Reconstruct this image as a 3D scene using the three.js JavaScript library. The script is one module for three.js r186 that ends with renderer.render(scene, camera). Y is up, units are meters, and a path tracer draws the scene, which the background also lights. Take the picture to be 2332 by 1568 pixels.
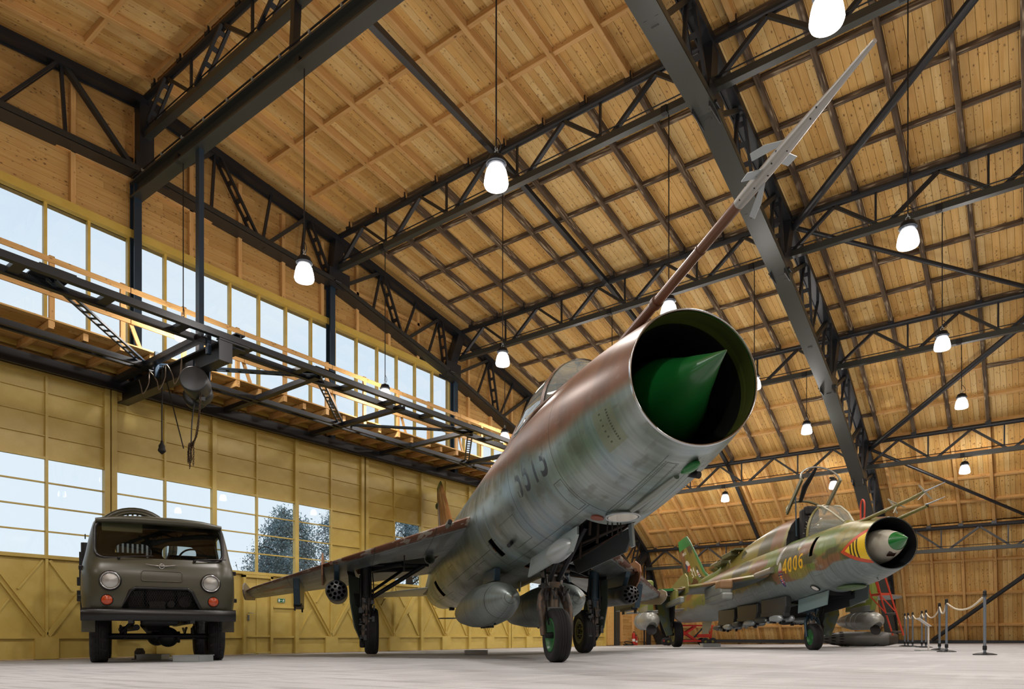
import * as THREE from 'three';
import { mergeGeometries, mergeVertices, toCreasedNormals } from 'three/addons/utils/BufferGeometryUtils.js';
import { RoundedBoxGeometry } from 'three/addons/geometries/RoundedBoxGeometry.js';
import { Brush, Evaluator, SUBTRACTION, ADDITION } from 'three-bvh-csg';

// ---------------------------------------------------------------- camera, sky, exposure
const scene = new THREE.Scene();
const FOCAL = 1588, HORIZON = 1446;                       // pixels of the 2332 x 1568 frame
const camera = new THREE.PerspectiveCamera(2 * Math.atan(HORIZON / FOCAL) * 180 / Math.PI, 2332 / (2 * HORIZON), 0.05, 400);
camera.position.set(0, 0.30, 0);
camera.lookAt(-0.5994, 0.30, -0.8005);
camera.setViewOffset(2332, 2 * HORIZON, 0, 0, 2332, 1568); // rising-front lens: verticals stay vertical
const renderer = new THREE.WebGLRenderer({ antialias: true });
renderer.toneMapping = THREE.LinearToneMapping;
renderer.toneMappingExposure = 1.0;
renderer.shadowMap.enabled = true;

// seeded noise
function rng(seed) { let s = seed >>> 0; return () => { s = (s + 0x6D2B79F5) >>> 0; let t = Math.imul(s ^ (s >>> 15), 1 | s); t = (t + Math.imul(t ^ (t >>> 7), 61 | t)) ^ t; return ((t ^ (t >>> 14)) >>> 0) / 4294967296; }; }
function hash2(x, y, s) { let h = Math.imul(x | 0, 374761393) + Math.imul(y | 0, 668265263) + Math.imul(s | 0, 1442695041); h = Math.imul(h ^ (h >>> 13), 1274126177); return ((h ^ (h >>> 16)) >>> 0) / 4294967296; }
function vnoise(x, y, s = 0, px = 0, py = 0) {            // value noise, periodic if px, py are given
  const xi = Math.floor(x), yi = Math.floor(y), fx = x - xi, fy = y - yi;
  const w = (a, p) => p ? ((a % p) + p) % p : a;
  const a = hash2(w(xi, px), w(yi, py), s), b = hash2(w(xi + 1, px), w(yi, py), s), c = hash2(w(xi, px), w(yi + 1, py), s), d = hash2(w(xi + 1, px), w(yi + 1, py), s);
  const u = fx * fx * (3 - 2 * fx), v = fy * fy * (3 - 2 * fy);
  return a + (b - a) * u + (c - a) * v + (a - b - c + d) * u * v;
}
function fbm(x, y, s = 0, o = 4, px = 0, py = 0) { let t = 0, a = .5, n = 0; for (let i = 0; i < o; i++) { t += a * vnoise(x, y, s + i * 17, px, py); n += a; a *= .5; x *= 2; y *= 2; px *= 2; py *= 2; } return t / n; }
const mixv = (a, b, t) => a + (b - a) * t, clamp = (x, a = 0, b = 1) => Math.min(b, Math.max(a, x));
const smooth = (a, b, x) => { const t = clamp((x - a) / (b - a)); return t * t * (3 - 2 * t); };
const mix3 = (a, b, t) => [mixv(a[0], b[0], t), mixv(a[1], b[1], t), mixv(a[2], b[2], t)];

// overcast evening sky with soft cloud
{
  const w = 512, h = 256, d = new Float32Array(w * h * 4);
  for (let j = 0; j < h; j++) for (let i = 0; i < w; i++) {
    const el = (j + .5) / h * 180 - 90, n = fbm(i / 32, j / 14, 5, 5, 16, 0);
    const c = smooth(.35, .7, n), up = clamp(el / 60);
    const base = mix3([.90, .94, .99], [.56, .69, .88], smooth(8, 55, el)), cl = [.93, .95, .97];
    const k = mix3(base, cl, c * .75), o = (j * w + i) * 4;
    d[o] = k[0]; d[o + 1] = k[1]; d[o + 2] = k[2]; d[o + 3] = 1;
  }
  const t = new THREE.DataTexture(d, w, h, THREE.RGBAFormat, THREE.FloatType);
  t.mapping = THREE.EquirectangularReflectionMapping; t.magFilter = THREE.LinearFilter; t.wrapS = THREE.RepeatWrapping; t.needsUpdate = true;
  scene.background = t; scene.backgroundIntensity = 1.12;
}
// ---------------------------------------------------------------- helpers
const taken = {};
function numbered(n) { if (!(n in taken)) { taken[n] = 0; return n; } taken[n]++; return n + '_' + String(taken[n]).padStart(3, '0'); }
function thing(name, label, category, pos = [0, 0, 0], turn = 0, group) {
  const o = new THREE.Group(); o.name = numbered(name); o.position.set(...pos); o.rotation.y = turn; o.userData = { label, category };
  if (group) o.userData.group = group; scene.add(o); return o;
}
function structure(name, label, category) { const o = new THREE.Group(); o.name = name; o.userData = { kind: 'structure', label, category }; scene.add(o); return o; }
function mesh(name, geos, m, parent, label) {
  const list = (Array.isArray(geos) ? geos : [geos]);
  const g = list.length === 1 ? list[0] : mergeGeometries(list.map(norm));
  const o = new THREE.Mesh(g, m); o.name = name; o.castShadow = true; o.receiveShadow = true;
  if (label) o.userData.label = label;
  (parent || scene).add(o); return o;
}
function solo(name, geos, m, label, category, group) { const o = mesh(numbered(name), geos, m, scene); o.userData = { label, category }; if (group) o.userData.group = group; return o; }
function norm(g) {
  let r = g.index ? g.toNonIndexed() : g;
  for (const k of Object.keys(r.attributes)) if (!['position', 'normal', 'uv'].includes(k)) r.deleteAttribute(k);
  if (!r.attributes.normal) r.computeVertexNormals();
  if (!r.attributes.uv) r.setAttribute('uv', new THREE.BufferAttribute(new Float32Array(r.attributes.position.count * 2), 2));
  r.morphAttributes = {}; r.clearGroups(); return r;
}
const V = (x, y, z) => new THREE.Vector3(x, y, z);
const v3 = a => a.isVector3 ? a.clone() : V(a[0], a[1], a[2]);
function box(w, h, d, x = 0, y = 0, z = 0, ry = 0, rx = 0, rz = 0) {
  const g = new THREE.BoxGeometry(w, h, d); metreUV(g, w, h, d);
  if (rx) g.rotateX(rx); if (rz) g.rotateZ(rz); if (ry) g.rotateY(ry); g.translate(x, y, z); return g;
}
function metreUV(g, w, h, d) {
  const p = g.attributes.position, n = g.attributes.normal, u = g.attributes.uv;
  for (let i = 0; i < p.count; i++) {
    const ax = Math.abs(n.getX(i)), ay = Math.abs(n.getY(i));
    if (ax > .5) u.setXY(i, p.getZ(i), p.getY(i)); else if (ay > .5) u.setXY(i, p.getX(i), p.getZ(i)); else u.setXY(i, p.getX(i), p.getY(i));
  }
}
function rbox(w, h, d, r, x = 0, y = 0, z = 0, ry = 0, seg = 2) { const g = new RoundedBoxGeometry(w, h, d, seg, r); if (ry) g.rotateY(ry); g.translate(x, y, z); return g; }
// prism of a 2-D profile (counter-clockwise, metres) swept from p to q; profile u lies along side, v along up
function bar(p, q, prof, up = [0, 1, 0], capped = true) {
  p = v3(p); q = v3(q); const ax = q.clone().sub(p), L = ax.length(); ax.normalize();
  let u = v3(up); let s = ax.clone().cross(u); if (s.length() < 1e-4) s = ax.clone().cross(V(1, 0, 0)); s.normalize(); u = s.clone().cross(ax).normalize();
  const pos = [], nor = [], uv = [], n = prof.length;
  const pt = (i, t) => { const [a, b] = prof[i % n]; return (t ? q : p).clone().addScaledVector(s, a).addScaledVector(u, b); };
  let run = 0;
  for (let i = 0; i < n; i++) {
    const a = prof[i], b = prof[(i + 1) % n], e = Math.hypot(b[0] - a[0], b[1] - a[1]);
    const nn = s.clone().multiplyScalar((b[1] - a[1]) / e).addScaledVector(u, -(b[0] - a[0]) / e);
    const A = pt(i, 0), B = pt(i + 1, 0), Cc = pt(i + 1, 1), D = pt(i, 1);
    for (const [w, uu, vv] of [[A, run, 0], [B, run + e, 0], [Cc, run + e, L], [A, run, 0], [Cc, run + e, L], [D, run, L]]) { pos.push(w.x, w.y, w.z); nor.push(nn.x, nn.y, nn.z); uv.push(uu, vv); }
    run += e;
  }
  if (capped) {
    const tri = THREE.ShapeUtils.triangulateShape(prof.map(k => new THREE.Vector2(k[0], k[1])), []);
    for (const t of [0, 1]) for (const f of tri) { const o = t ? [0, 1, 2] : [0, 2, 1]; for (const k of o) { const w = pt(f[k], t); pos.push(w.x, w.y, w.z); const m = t ? 1 : -1; nor.push(ax.x * m, ax.y * m, ax.z * m); uv.push(prof[f[k]][0], prof[f[k]][1]); } }
  }
  // the side faces above assume s x u = -axis; fix winding so that normals and faces agree
  const g = new THREE.BufferGeometry();
  g.setAttribute('position', new THREE.Float32BufferAttribute(pos, 3)); g.setAttribute('normal', new THREE.Float32BufferAttribute(nor, 3)); g.setAttribute('uv', new THREE.Float32BufferAttribute(uv, 2));
  fixWinding(g); return g;
}
function fixWinding(g) {
  const p = g.attributes.position, n = g.attributes.normal, u = g.attributes.uv, a = V(), b = V(), c = V(), m = V();
  for (let i = 0; i < p.count; i += 3) {
    a.fromBufferAttribute(p, i); b.fromBufferAttribute(p, i + 1); c.fromBufferAttribute(p, i + 2); m.fromBufferAttribute(n, i);
    if (b.clone().sub(a).cross(c.clone().sub(a)).dot(m) < 0) {
      p.setXYZ(i + 1, c.x, c.y, c.z); p.setXYZ(i + 2, b.x, b.y, b.z);
      const [x, y] = [u.getX(i + 1), u.getY(i + 1)]; u.setXY(i + 1, u.getX(i + 2), u.getY(i + 2)); u.setXY(i + 2, x, y);
      const t = V().fromBufferAttribute(n, i + 1), t2 = V().fromBufferAttribute(n, i + 2); n.setXYZ(i + 1, t2.x, t2.y, t2.z); n.setXYZ(i + 2, t.x, t.y, t.z);
    }
  }
}
const RECT = (w, h) => [[-w / 2, -h / 2], [w / 2, -h / 2], [w / 2, h / 2], [-w / 2, h / 2]];
const CHAM = (w, h, c) => [[-w / 2 + c, -h / 2], [w / 2 - c, -h / 2], [w / 2, -h / 2 + c], [w / 2, h / 2 - c], [w / 2 - c, h / 2], [-w / 2 + c, h / 2], [-w / 2, h / 2 - c], [-w / 2, -h / 2 + c]];
const IBEAM = (w, h, t) => [[-w / 2, -h / 2], [w / 2, -h / 2], [w / 2, -h / 2 + t], [t / 2, -h / 2 + t], [t / 2, h / 2 - t], [w / 2, h / 2 - t], [w / 2, h / 2], [-w / 2, h / 2], [-w / 2, h / 2 - t], [-t / 2, h / 2 - t], [-t / 2, -h / 2 + t], [-w / 2, -h / 2 + t]];
const CHAN = (w, h, t) => [[-w / 2, -h / 2], [w / 2, -h / 2], [w / 2, h / 2], [w / 2 - t, h / 2], [w / 2 - t, -h / 2 + t], [-w / 2 + t, -h / 2 + t], [-w / 2 + t, h / 2], [-w / 2, h / 2]];
const ROUND = (r, n = 10) => Array.from({ length: n }, (_, i) => [r * Math.cos(i / n * 2 * Math.PI), r * Math.sin(i / n * 2 * Math.PI)]);
// tube along points, optionally with radius per point
function tube(pts, r, seg = 10, cap = true, curve = false) {
  let P = pts.map(v3); if (curve) { const n = Math.max(8, curve === true ? pts.length * 6 : curve); P = new THREE.CatmullRomCurve3(P).getSpacedPoints(n); }
  const rad = i => Array.isArray(r) ? (curve ? sampleR(r, i / (P.length - 1)) : r[i]) : r;
  const pos = [], nor = [], uv = [], idx = []; let s = null, len = 0;
  for (let i = 0; i < P.length; i++) {
    const t = P[Math.min(i + 1, P.length - 1)].clone().sub(P[Math.max(i - 1, 0)]).normalize();
    if (!s) { s = t.clone().cross(V(0, 1, 0)); if (s.length() < .05) s = t.clone().cross(V(1, 0, 0)); s.normalize(); }
    else s = s.addScaledVector(t, -s.dot(t)).normalize().clone();
    const u = s.clone().cross(t).normalize(); if (i) len += P[i].distanceTo(P[i - 1]);
    for (let k = 0; k <= seg; k++) { const a = k / seg * 2 * Math.PI, n = s.clone().multiplyScalar(Math.cos(a)).addScaledVector(u, Math.sin(a)); const w = P[i].clone().addScaledVector(n, rad(i)); pos.push(w.x, w.y, w.z); nor.push(n.x, n.y, n.z); uv.push(k / seg, len); }
  }
  for (let i = 0; i < P.length - 1; i++) for (let k = 0; k < seg; k++) { const a = i * (seg + 1) + k, b = a + seg + 1; idx.push(a, a + 1, b, b, a + 1, b + 1); }
  if (cap) for (const e of [0, P.length - 1]) {
    const t = e ? P[e].clone().sub(P[e - 1]).normalize() : P[0].clone().sub(P[1]).normalize(), c0 = pos.length / 3; pos.push(P[e].x, P[e].y, P[e].z); nor.push(t.x, t.y, t.z); uv.push(0, 0);
    for (let k = 0; k <= seg; k++) { const j = (e * (seg + 1) + k) * 3; pos.push(pos[j], pos[j + 1], pos[j + 2]); nor.push(t.x, t.y, t.z); uv.push(0, 0); }
    for (let k = 0; k < seg; k++) e ? idx.push(c0, c0 + 2 + k, c0 + 1 + k) : idx.push(c0, c0 + 1 + k, c0 + 2 + k);
  }
  const g = new THREE.BufferGeometry(); g.setAttribute('position', new THREE.Float32BufferAttribute(pos, 3)); g.setAttribute('normal', new THREE.Float32BufferAttribute(nor, 3)); g.setAttribute('uv', new THREE.Float32BufferAttribute(uv, 2)); g.setIndex(idx);
  const h = g.toNonIndexed(); fixWinding(h); return h;
}
function sampleR(r, t) { const x = t * (r.length - 1), i = Math.min(Math.floor(x), r.length - 2); return mixv(r[i], r[i + 1], x - i); }
function interp(tab, x) { // [[x, a, b...], ...] sorted by x, smooth
  if (x <= tab[0][0]) return tab[0].slice(1); const n = tab.length; if (x >= tab[n - 1][0]) return tab[n - 1].slice(1);
  let i = 0; while (x > tab[i + 1][0]) i++;
  const p0 = tab[Math.max(i - 1, 0)], p1 = tab[i], p2 = tab[i + 1], p3 = tab[Math.min(i + 2, n - 1)], h = p2[0] - p1[0], t = (x - p1[0]) / h;
  return p1.slice(1).map((_, k0) => {
    const k = k0 + 1, d = (p2[k] - p1[k]) / h;
    const dl = p1 === p0 ? d : (p1[k] - p0[k]) / (p1[0] - p0[0]), dr = p3 === p2 ? d : (p3[k] - p2[k]) / (p3[0] - p2[0]);
    const m1 = dl * d <= 0 ? 0 : 2 * dl * d / (dl + d), m2 = dr * d <= 0 ? 0 : 2 * dr * d / (dr + d);
    const t2 = t * t, t3 = t2 * t; return (2 * t3 - 3 * t2 + 1) * p1[k] + (t3 - 2 * t2 + t) * h * m1 + (-2 * t3 + 3 * t2) * p2[k] + (t3 - t2) * h * m2;
  });
}
// surface of rings: f(i, j) -> Vector3; closed in j if wrap; uv = (i/n, j/m) unless uvf
function grid(n, m, f, uvf, flip = false) {
  const pos = [], uv = [], idx = [];
  for (let i = 0; i <= n; i++) for (let j = 0; j <= m; j++) { const p = f(i / n, j / m); pos.push(p.x, p.y, p.z); const t = uvf ? uvf(i / n, j / m) : [i / n, j / m]; uv.push(t[0], t[1]); }
  for (let i = 0; i < n; i++) for (let j = 0; j < m; j++) { const a = i * (m + 1) + j, b = a + m + 1; flip ? idx.push(a, b, a + 1, b, b + 1, a + 1) : idx.push(a, a + 1, b, b, a + 1, b + 1); }
  const g = new THREE.BufferGeometry(); g.setAttribute('position', new THREE.Float32BufferAttribute(pos, 3)); g.setAttribute('uv', new THREE.Float32BufferAttribute(uv, 2)); g.setIndex(idx); g.computeVertexNormals();
  // smooth the seam of a closed ring
  const N = g.attributes.normal, P = g.attributes.position;
  for (let i = 0; i <= n; i++) { const a = i * (m + 1), b = a + m; if (Math.hypot(P.getX(a) - P.getX(b), P.getY(a) - P.getY(b), P.getZ(a) - P.getZ(b)) < 1e-5) { const x = N.getX(a) + N.getX(b), y = N.getY(a) + N.getY(b), z = N.getZ(a) + N.getZ(b), l = Math.hypot(x, y, z) || 1; N.setXYZ(a, x / l, y / l, z / l); N.setXYZ(b, x / l, y / l, z / l); } }
  return g;
}
// body of revolution about the local X axis; prof = [[x, r], ...]; outward normals
function revX(prof, seg = 32, y = 0, z = 0) {
  const pts = prof.map(p => new THREE.Vector2(Math.max(p[1], 0), p[0])); const g = new THREE.LatheGeometry(pts, seg); // about Y
  g.rotateZ(-Math.PI / 2); g.translate(0, y, z); return g;
}
function revY(prof, seg = 32) { return new THREE.LatheGeometry(prof.map(p => new THREE.Vector2(p[0], p[1])), seg); }
function extr(pts, depth, bevel = 0, holes = []) {
  const s = new THREE.Shape(pts.map(p => new THREE.Vector2(p[0], p[1]))); for (const h of holes) s.holes.push(new THREE.Path(h.map(p => new THREE.Vector2(p[0], p[1]))));
  const g = new THREE.ExtrudeGeometry(s, { depth: depth - 2 * bevel, bevelEnabled: bevel > 0, bevelThickness: bevel, bevelSize: bevel, bevelSegments: 2, curveSegments: 16 }); g.translate(0, 0, bevel - depth / 2); return g;
}
function rrect(w, h, r, n = 5, x = 0, y = 0) { const o = []; for (const [cx, cy, a0] of [[w / 2 - r, h / 2 - r, 0], [-w / 2 + r, h / 2 - r, 90], [-w / 2 + r, -h / 2 + r, 180], [w / 2 - r, -h / 2 + r, 270]]) for (let i = 0; i <= n; i++) { const a = (a0 + 90 * i / n) * Math.PI / 180; o.push([x + cx + r * Math.cos(a), y + cy + r * Math.sin(a)]); } return o; }
// place a geometry built along +X at p, pointing to q (local Y stays as near to up as it can)
function aim(g, p, dir, up = [0, 1, 0]) {
  const x = v3(dir).normalize(), z = x.clone().cross(v3(up)).normalize(), y = z.clone().cross(x); const m = new THREE.Matrix4().makeBasis(x, y, z).setPosition(v3(p)); g.applyMatrix4(m); return g;
}
// textures: f(u, v) -> [r, g, b] in sRGB 0..1
function tex(w, h, f, { srgb = true, rep = true } = {}) {
  const d = new Uint8Array(w * h * 4);
  for (let j = 0; j < h; j++) for (let i = 0; i < w; i++) { const c = f((i + .5) / w, (j + .5) / h, i, j), o = (j * w + i) * 4; d[o] = clamp(c[0]) * 255; d[o + 1] = clamp(c[1]) * 255; d[o + 2] = clamp(c[2]) * 255; d[o + 3] = 255; }
  const t = new THREE.DataTexture(d, w, h); t.magFilter = THREE.LinearFilter; t.minFilter = THREE.LinearMipmapLinearFilter; t.generateMipmaps = true;
  if (rep) t.wrapS = t.wrapT = THREE.RepeatWrapping; if (srgb) t.colorSpace = THREE.SRGBColorSpace; t.needsUpdate = true; return t;
}
const gray = f => (u, v, i, j) => { const k = f(u, v, i, j); return [k, k, k]; };
const std = o => new THREE.MeshStandardMaterial(o), phys = o => new THREE.MeshPhysicalMaterial(o);
const hex = h => [(h >> 16 & 255) / 255, (h >> 8 & 255) / 255, (h & 255) / 255];
// ---------------------------------------------------------------- materials
function pineTexture(seed, w, h, base, late, knot, knots) {   // 1 m across, 4 m along
  const R = rng(seed), K = []; for (let i = 0; i < knots; i++) K.push([R(), R(), .0045 + .011 * R() * R(), 1.2 + R() * 1.2, R()]);
  const warp = new Float32Array(w * h), dark = new Float32Array(w * h);
  for (const [kx, ky, r, e, s] of K) {
    const px = r * w * 7, py = r * h / 4 * 9 * e; const x0 = Math.floor(kx * w - px), x1 = kx * w + px, y0 = Math.floor(ky * h - py), y1 = ky * h + py;
    for (let y = y0; y <= y1; y++) for (let x = x0; x <= x1; x++) {
      const dx = (x - kx * w) / (r * w), dy = (y - ky * h) / (r * h / 4 * e), q = dx * dx + dy * dy, o = (((y % h) + h) % h) * w + (((x % w) + w) % w);
      warp[o] += .035 * Math.sign(dx) * Math.exp(-q / 10); dark[o] = Math.max(dark[o], Math.exp(-Math.pow(q, .9) * .8) * (.55 + .45 * s));
    }
  }
  return tex(w, h, (u, v, i, j) => {
    const o = j * w + i, x = u + warp[o] * .4;
    const g = vnoise(x * 48, v * 6, seed, 48, 6) * .55 + vnoise(x * 120, v * 10, seed + 3, 120, 10) * .45;
    const b = fbm(u * 5, v * 8, seed + 9, 3, 5, 8);
    let c = mix3(base, late, clamp(g * .75 + (b - .5) * .5)); c = mix3(c, knot, clamp(dark[o])); const f = 1 + (hash2(i, j, 4) - .5) * .05; return [c[0] * f, c[1] * f, c[2] * f];
  });
}
const pineMap = pineTexture(11, 512, 1024, hex(0xe4c386), hex(0xca9f5a), hex(0x4f3016), 170);
const pineMap2 = pineTexture(23, 512, 1024, hex(0xdfc08c), hex(0xc39d66), hex(0x583818), 60);
const darkMap = tex(256, 1024, (u, v, i, j) => { const g = vnoise(u * 40, v * 8, 31, 40, 8), s = Math.pow(vnoise(u * 36, v * 14, 41, 36, 14), 3), p = fbm(u * 6, v * 10, 51, 3, 6, 10); let c = mix3(hex(0x6b5844), hex(0x3f3226), g); c = mix3(c, hex(0xa8967c), clamp(s * 1.9 * smooth(.38, .66, p))); return c; });
const M = {};
M.pine = [0xffffff, 0xf0e6d4, 0xfcf0da, 0xe6d6bc].map(c => std({ map: pineMap, color: c, roughness: .62, bumpMap: pineMap, bumpScale: .0008 }));
M.pineWall = [0xdccfbc, 0xd0c0a8, 0xe4d8c6].map(c => std({ map: pineMap, color: c, roughness: .65 }));
M.timber = std({ map: pineMap2, color: 0xf4e2c8, roughness: .66 });
M.darkTimber = std({ map: darkMap, color: 0xffffff, roughness: .88 });
const speck = tex(256, 256, gray((u, v, i, j) => .35 + .3 * fbm(u * 24, v * 24, 3, 4, 24, 24) + .2 * hash2(i, j, 2)), { srgb: false });
M.steel = std({ color: 0x232529, roughness: .4, metalness: .1, bumpMap: speck, bumpScale: .0006 });
M.steelWarm = std({ color: 0x2f2e2b, roughness: .46, metalness: .1, bumpMap: speck, bumpScale: .0006 });
M.steelGreen = std({ color: 0x383a36, roughness: .38, metalness: .1, bumpMap: speck, bumpScale: .0008 });
M.steelBlue = std({ color: 0x2a3a49, roughness: .35, metalness: .15 });
const yMap = tex(512, 512, (u, v, i, j) => { const a = fbm(u * 6, v * 6, 61, 4, 6, 6), b = vnoise(u * 90, v * 90, 71, 90, 90), d = hash2(i >> 2, j >> 2, 9) > .9985 ? .35 : 0; let c = mix3(hex(0xd6bf70), hex(0xc7ac58), a); c = mix3(c, hex(0xdcc070), clamp((b - .72) * 1.2)); c = mix3(c, hex(0x5a4418), d); return c; });
M.yellow = std({ map: yMap, roughness: .38, bumpMap: speck, bumpScale: .0012 });
M.yellowTrim = std({ map: yMap, color: 0xf2ead2, roughness: .4 });
M.glass = phys({ color: 0xf2f8fb, transmission: 1, thickness: 0, roughness: 0.0, ior: 1.5 });
const concMap = tex(1024, 1024, (u, v, i, j) => {   // 8 m square: pale trowelled concrete with drag marks
  const a = fbm(u * 5, v * 5, 81, 5, 5, 5), s = fbm(u * 12 + .35 * a, v * 150 + 3 * a, 83, 4, 12, 150), f = hash2(i, j, 7), r = fbm(u * 40, v * 7, 87, 3, 40, 7);
  let c = mix3(hex(0xc9cacc), hex(0xabacb0), clamp(.15 + .9 * a)); c = mix3(c, hex(0x808083), smooth(.5, .74, s) * .45); c = mix3(c, hex(0xd2d3d6), smooth(.55, .8, r) * .35); const k = .96 + .08 * f; return [c[0] * k, c[1] * k, c[2] * k];
});
concMap.repeat.set(1 / 8, 1 / 8);
M.concrete = std({ map: concMap, roughness: .62, bumpMap: concMap, bumpScale: .002 });
M.gearSill = std({ color: 0x23262a, roughness: .5 });
M.alu = std({ color: 0x8f968f, roughness: .35, metalness: .8, bumpMap: speck, bumpScale: .001 });
M.black = std({ color: 0x141416, roughness: .6 });
M.rubber = std({ color: 0x1b1b1e, roughness: .75 });
M.cable = std({ color: 0x121214, roughness: .5 });
M.chrome = std({ color: 0xc8ccd0, roughness: .2, metalness: 1 });
M.galv = std({ color: 0xb0b8bc, roughness: .42, metalness: .7, bumpMap: speck, bumpScale: .001 });
M.red = std({ color: 0xb3261c, roughness: .45 });
M.orange = std({ color: 0xc8452a, roughness: .5 });
M.white = std({ color: 0xdedcd6, roughness: .5 });
// ---------------------------------------------------------------- hangar: arch profile (z, y); the ridge is at z = -7.35
const NZ = [-7.35, -12.6, -17.75, -22.8, -27.6, -31.8, -34.75], NY = [11.95, 11.35, 10.5, 9.3, 7.2, 4.5, -.55];
const BZ = [-7.35, -12.45, -17.15, -21.95, -26.5, -30.3, -33.5], BY = [10.2, 9.93, 8.88, 7.5, 5.58, 3.2, -.12];
const SLOPE = .0115, floorY = x => SLOPE * x;
const XW = -15.78, XE = 16.6, X1 = -15.5, X2 = -4.85, X3 = 5.8;
function shiftUV(g, du, dv) { const u = g.attributes.uv; for (let i = 0; i < u.count; i++) u.setXY(i, u.getX(i) + du, (u.getY(i) + dv) / 4); return g; }
{ // floor: falls a little towards the doors
  const g = new THREE.BoxGeometry(XE - XW + .6, .3, 58, 1, 1, 1), u = g.attributes.uv, p = g.attributes.position; for (let i = 0; i < u.count; i++) u.setXY(i, p.getX(i), p.getZ(i));
  g.rotateZ(Math.atan(SLOPE)); const cx = (XE + XW) / 2; g.translate(cx, floorY(cx) - .15, -7.35);
  const f = mesh('floor', g, M.concrete, scene); f.userData = { kind: 'structure', label: 'pale grey concrete hangar floor with drag marks', category: 'floor' };
}
// one roof slope between node k and k+1; mirrored slopes (side = -1) lie behind the camera
function slopePt(k, t, out, side = 1) {
  const m = z => side > 0 ? z : 2 * NZ[0] - z; const dz = NZ[k + 1] - NZ[k], dy = NY[k + 1] - NY[k], L = Math.hypot(dz, dy);
  return [m(NZ[k] + dz * t + dy / L * out), NY[k] + dy * t - dz / L * out];    // outward normal (dy, -dz)
}
const rafterX = []; for (let i = 0; i < 17; i++) rafterX.push(-14.95 + i * 1.0575);
function roofSlope(k, side, detail, darkRafter, darkBlock) {
  const S = structure(numbered('ceiling'), `sloping pine board roof bay ${['just beyond the ridge', 'second beyond the ridge', 'third beyond the ridge', 'fourth beyond the ridge', 'fifth beyond the ridge', 'lowest, down to the floor'][k]}${side < 0 ? ' on the camera side' : ''}`, 'ceiling');
  const R = rng(100 + k * 7 + (side < 0 ? 3 : 0)), P = (t, out, x) => { const [z, y] = slopePt(k, t, out, side); return [x, y, z]; };
  const [zn, yn] = slopePt(k, 0, 1, side), [z0, y0] = slopePt(k, 0, 0, side), up = [0, yn - y0, zn - z0];
  const L = Math.hypot(NZ[k + 1] - NZ[k], NY[k + 1] - NY[k]), e = .03 / L;
  const BW = .151, OUT = .25;
  const xMax = detail ? .35 : XE, pieces = [];
  if (detail) {
    const variants = [];
    for (let v = 0; v < 8; v++) variants.push(shiftUV(bar(P(-e, OUT, 0), P(1 + e, OUT, 0), CHAM(BW - .005, .026, .003), up), R() * 3, R() * 4));
    let i = 0;
    for (let x = XW + BW / 2; x < xMax; x += BW, i++) {
      const o = detail === 2 ? mesh('board', variants[Math.floor(R() * 8)], M.pine[Math.floor(R() * 4)], S) : null;
      if (o) { o.position.set(x, 0, 0); const j = (R() - .5) * .004; o.position.y += j; } else { const g = variants[Math.floor(R() * 8)].clone(); g.translate(x, 0, 0); pieces.push([Math.floor(R() * 4), g]); }
    }
    if (detail === 1) for (let q = 0; q < 4; q++) { const b = mesh('boards', pieces.filter(w => w[0] === q).map(w => w[1]), M.pine[q], S); b.userData.kind = 'stuff'; }
    mesh('roof_deck', shiftUV(bar(P(-e, OUT + .05, (xMax + XE) / 2), P(1 + e, OUT + .05, (xMax + XE) / 2), RECT(XE - xMax + .2, .12), up), 0, 0), M.pine[0], S);
  } else mesh('roof_deck', shiftUV(bar(P(-e, OUT + .03, (XW + XE) / 2), P(1 + e, OUT + .03, (XW + XE) / 2), RECT(XE - XW, .08), up), 0, 0), M.pine[0], S);
  mesh('roof_light_seal', bar(P(-e * 3, OUT + .16, (XW + XE) / 2), P(1 + e * 3, OUT + .16, (XW + XE) / 2), RECT(XE - XW + .6, .1), up), M.black, S);  // unseen black sheet added above the boards so no light leaks in
  if (!detail) return;
  const rg = [0, 1, 2].map(() => shiftUV(bar(P(0, .15, 0), P(1, .15, 0), CHAM(.1, .17, .006), up), R(), R() * 4));
  for (const x of rafterX) { mesh('rafter', rg[Math.floor(R() * 3)], darkRafter ? M.darkTimber : M.timber, S).position.x = x; }
  for (let t = 0; t < 4; t++) {
    const bg = [0, 1].map(() => shiftUV(bar([-.478, ...P(t / 4 + .012, .18, 0).slice(1)], [.478, ...P(t / 4 + .012, .18, 0).slice(1)], CHAM(.09, .11, .005), up), R(), R() * 4));
    for (let i = 0; i < rafterX.length; i++) { const dk = darkBlock > 0 && (darkBlock >= 1 || R() < darkBlock); mesh('blocking', bg[i % 2], dk ? M.darkTimber : M.timber, S).position.x = rafterX[i] + .529; }
  }
}
roofSlope(0, 1, 2, false, 0); roofSlope(1, 1, 2, true, 1); roofSlope(2, 1, 2, true, 1); roofSlope(3, 1, 1, true, .5); roofSlope(4, 1, 1, false, 0); roofSlope(5, 1, 1, false, 0);
roofSlope(0, -1, 1, false, 0); for (let k = 1; k < 6; k++) roofSlope(k, -1, 0);

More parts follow.
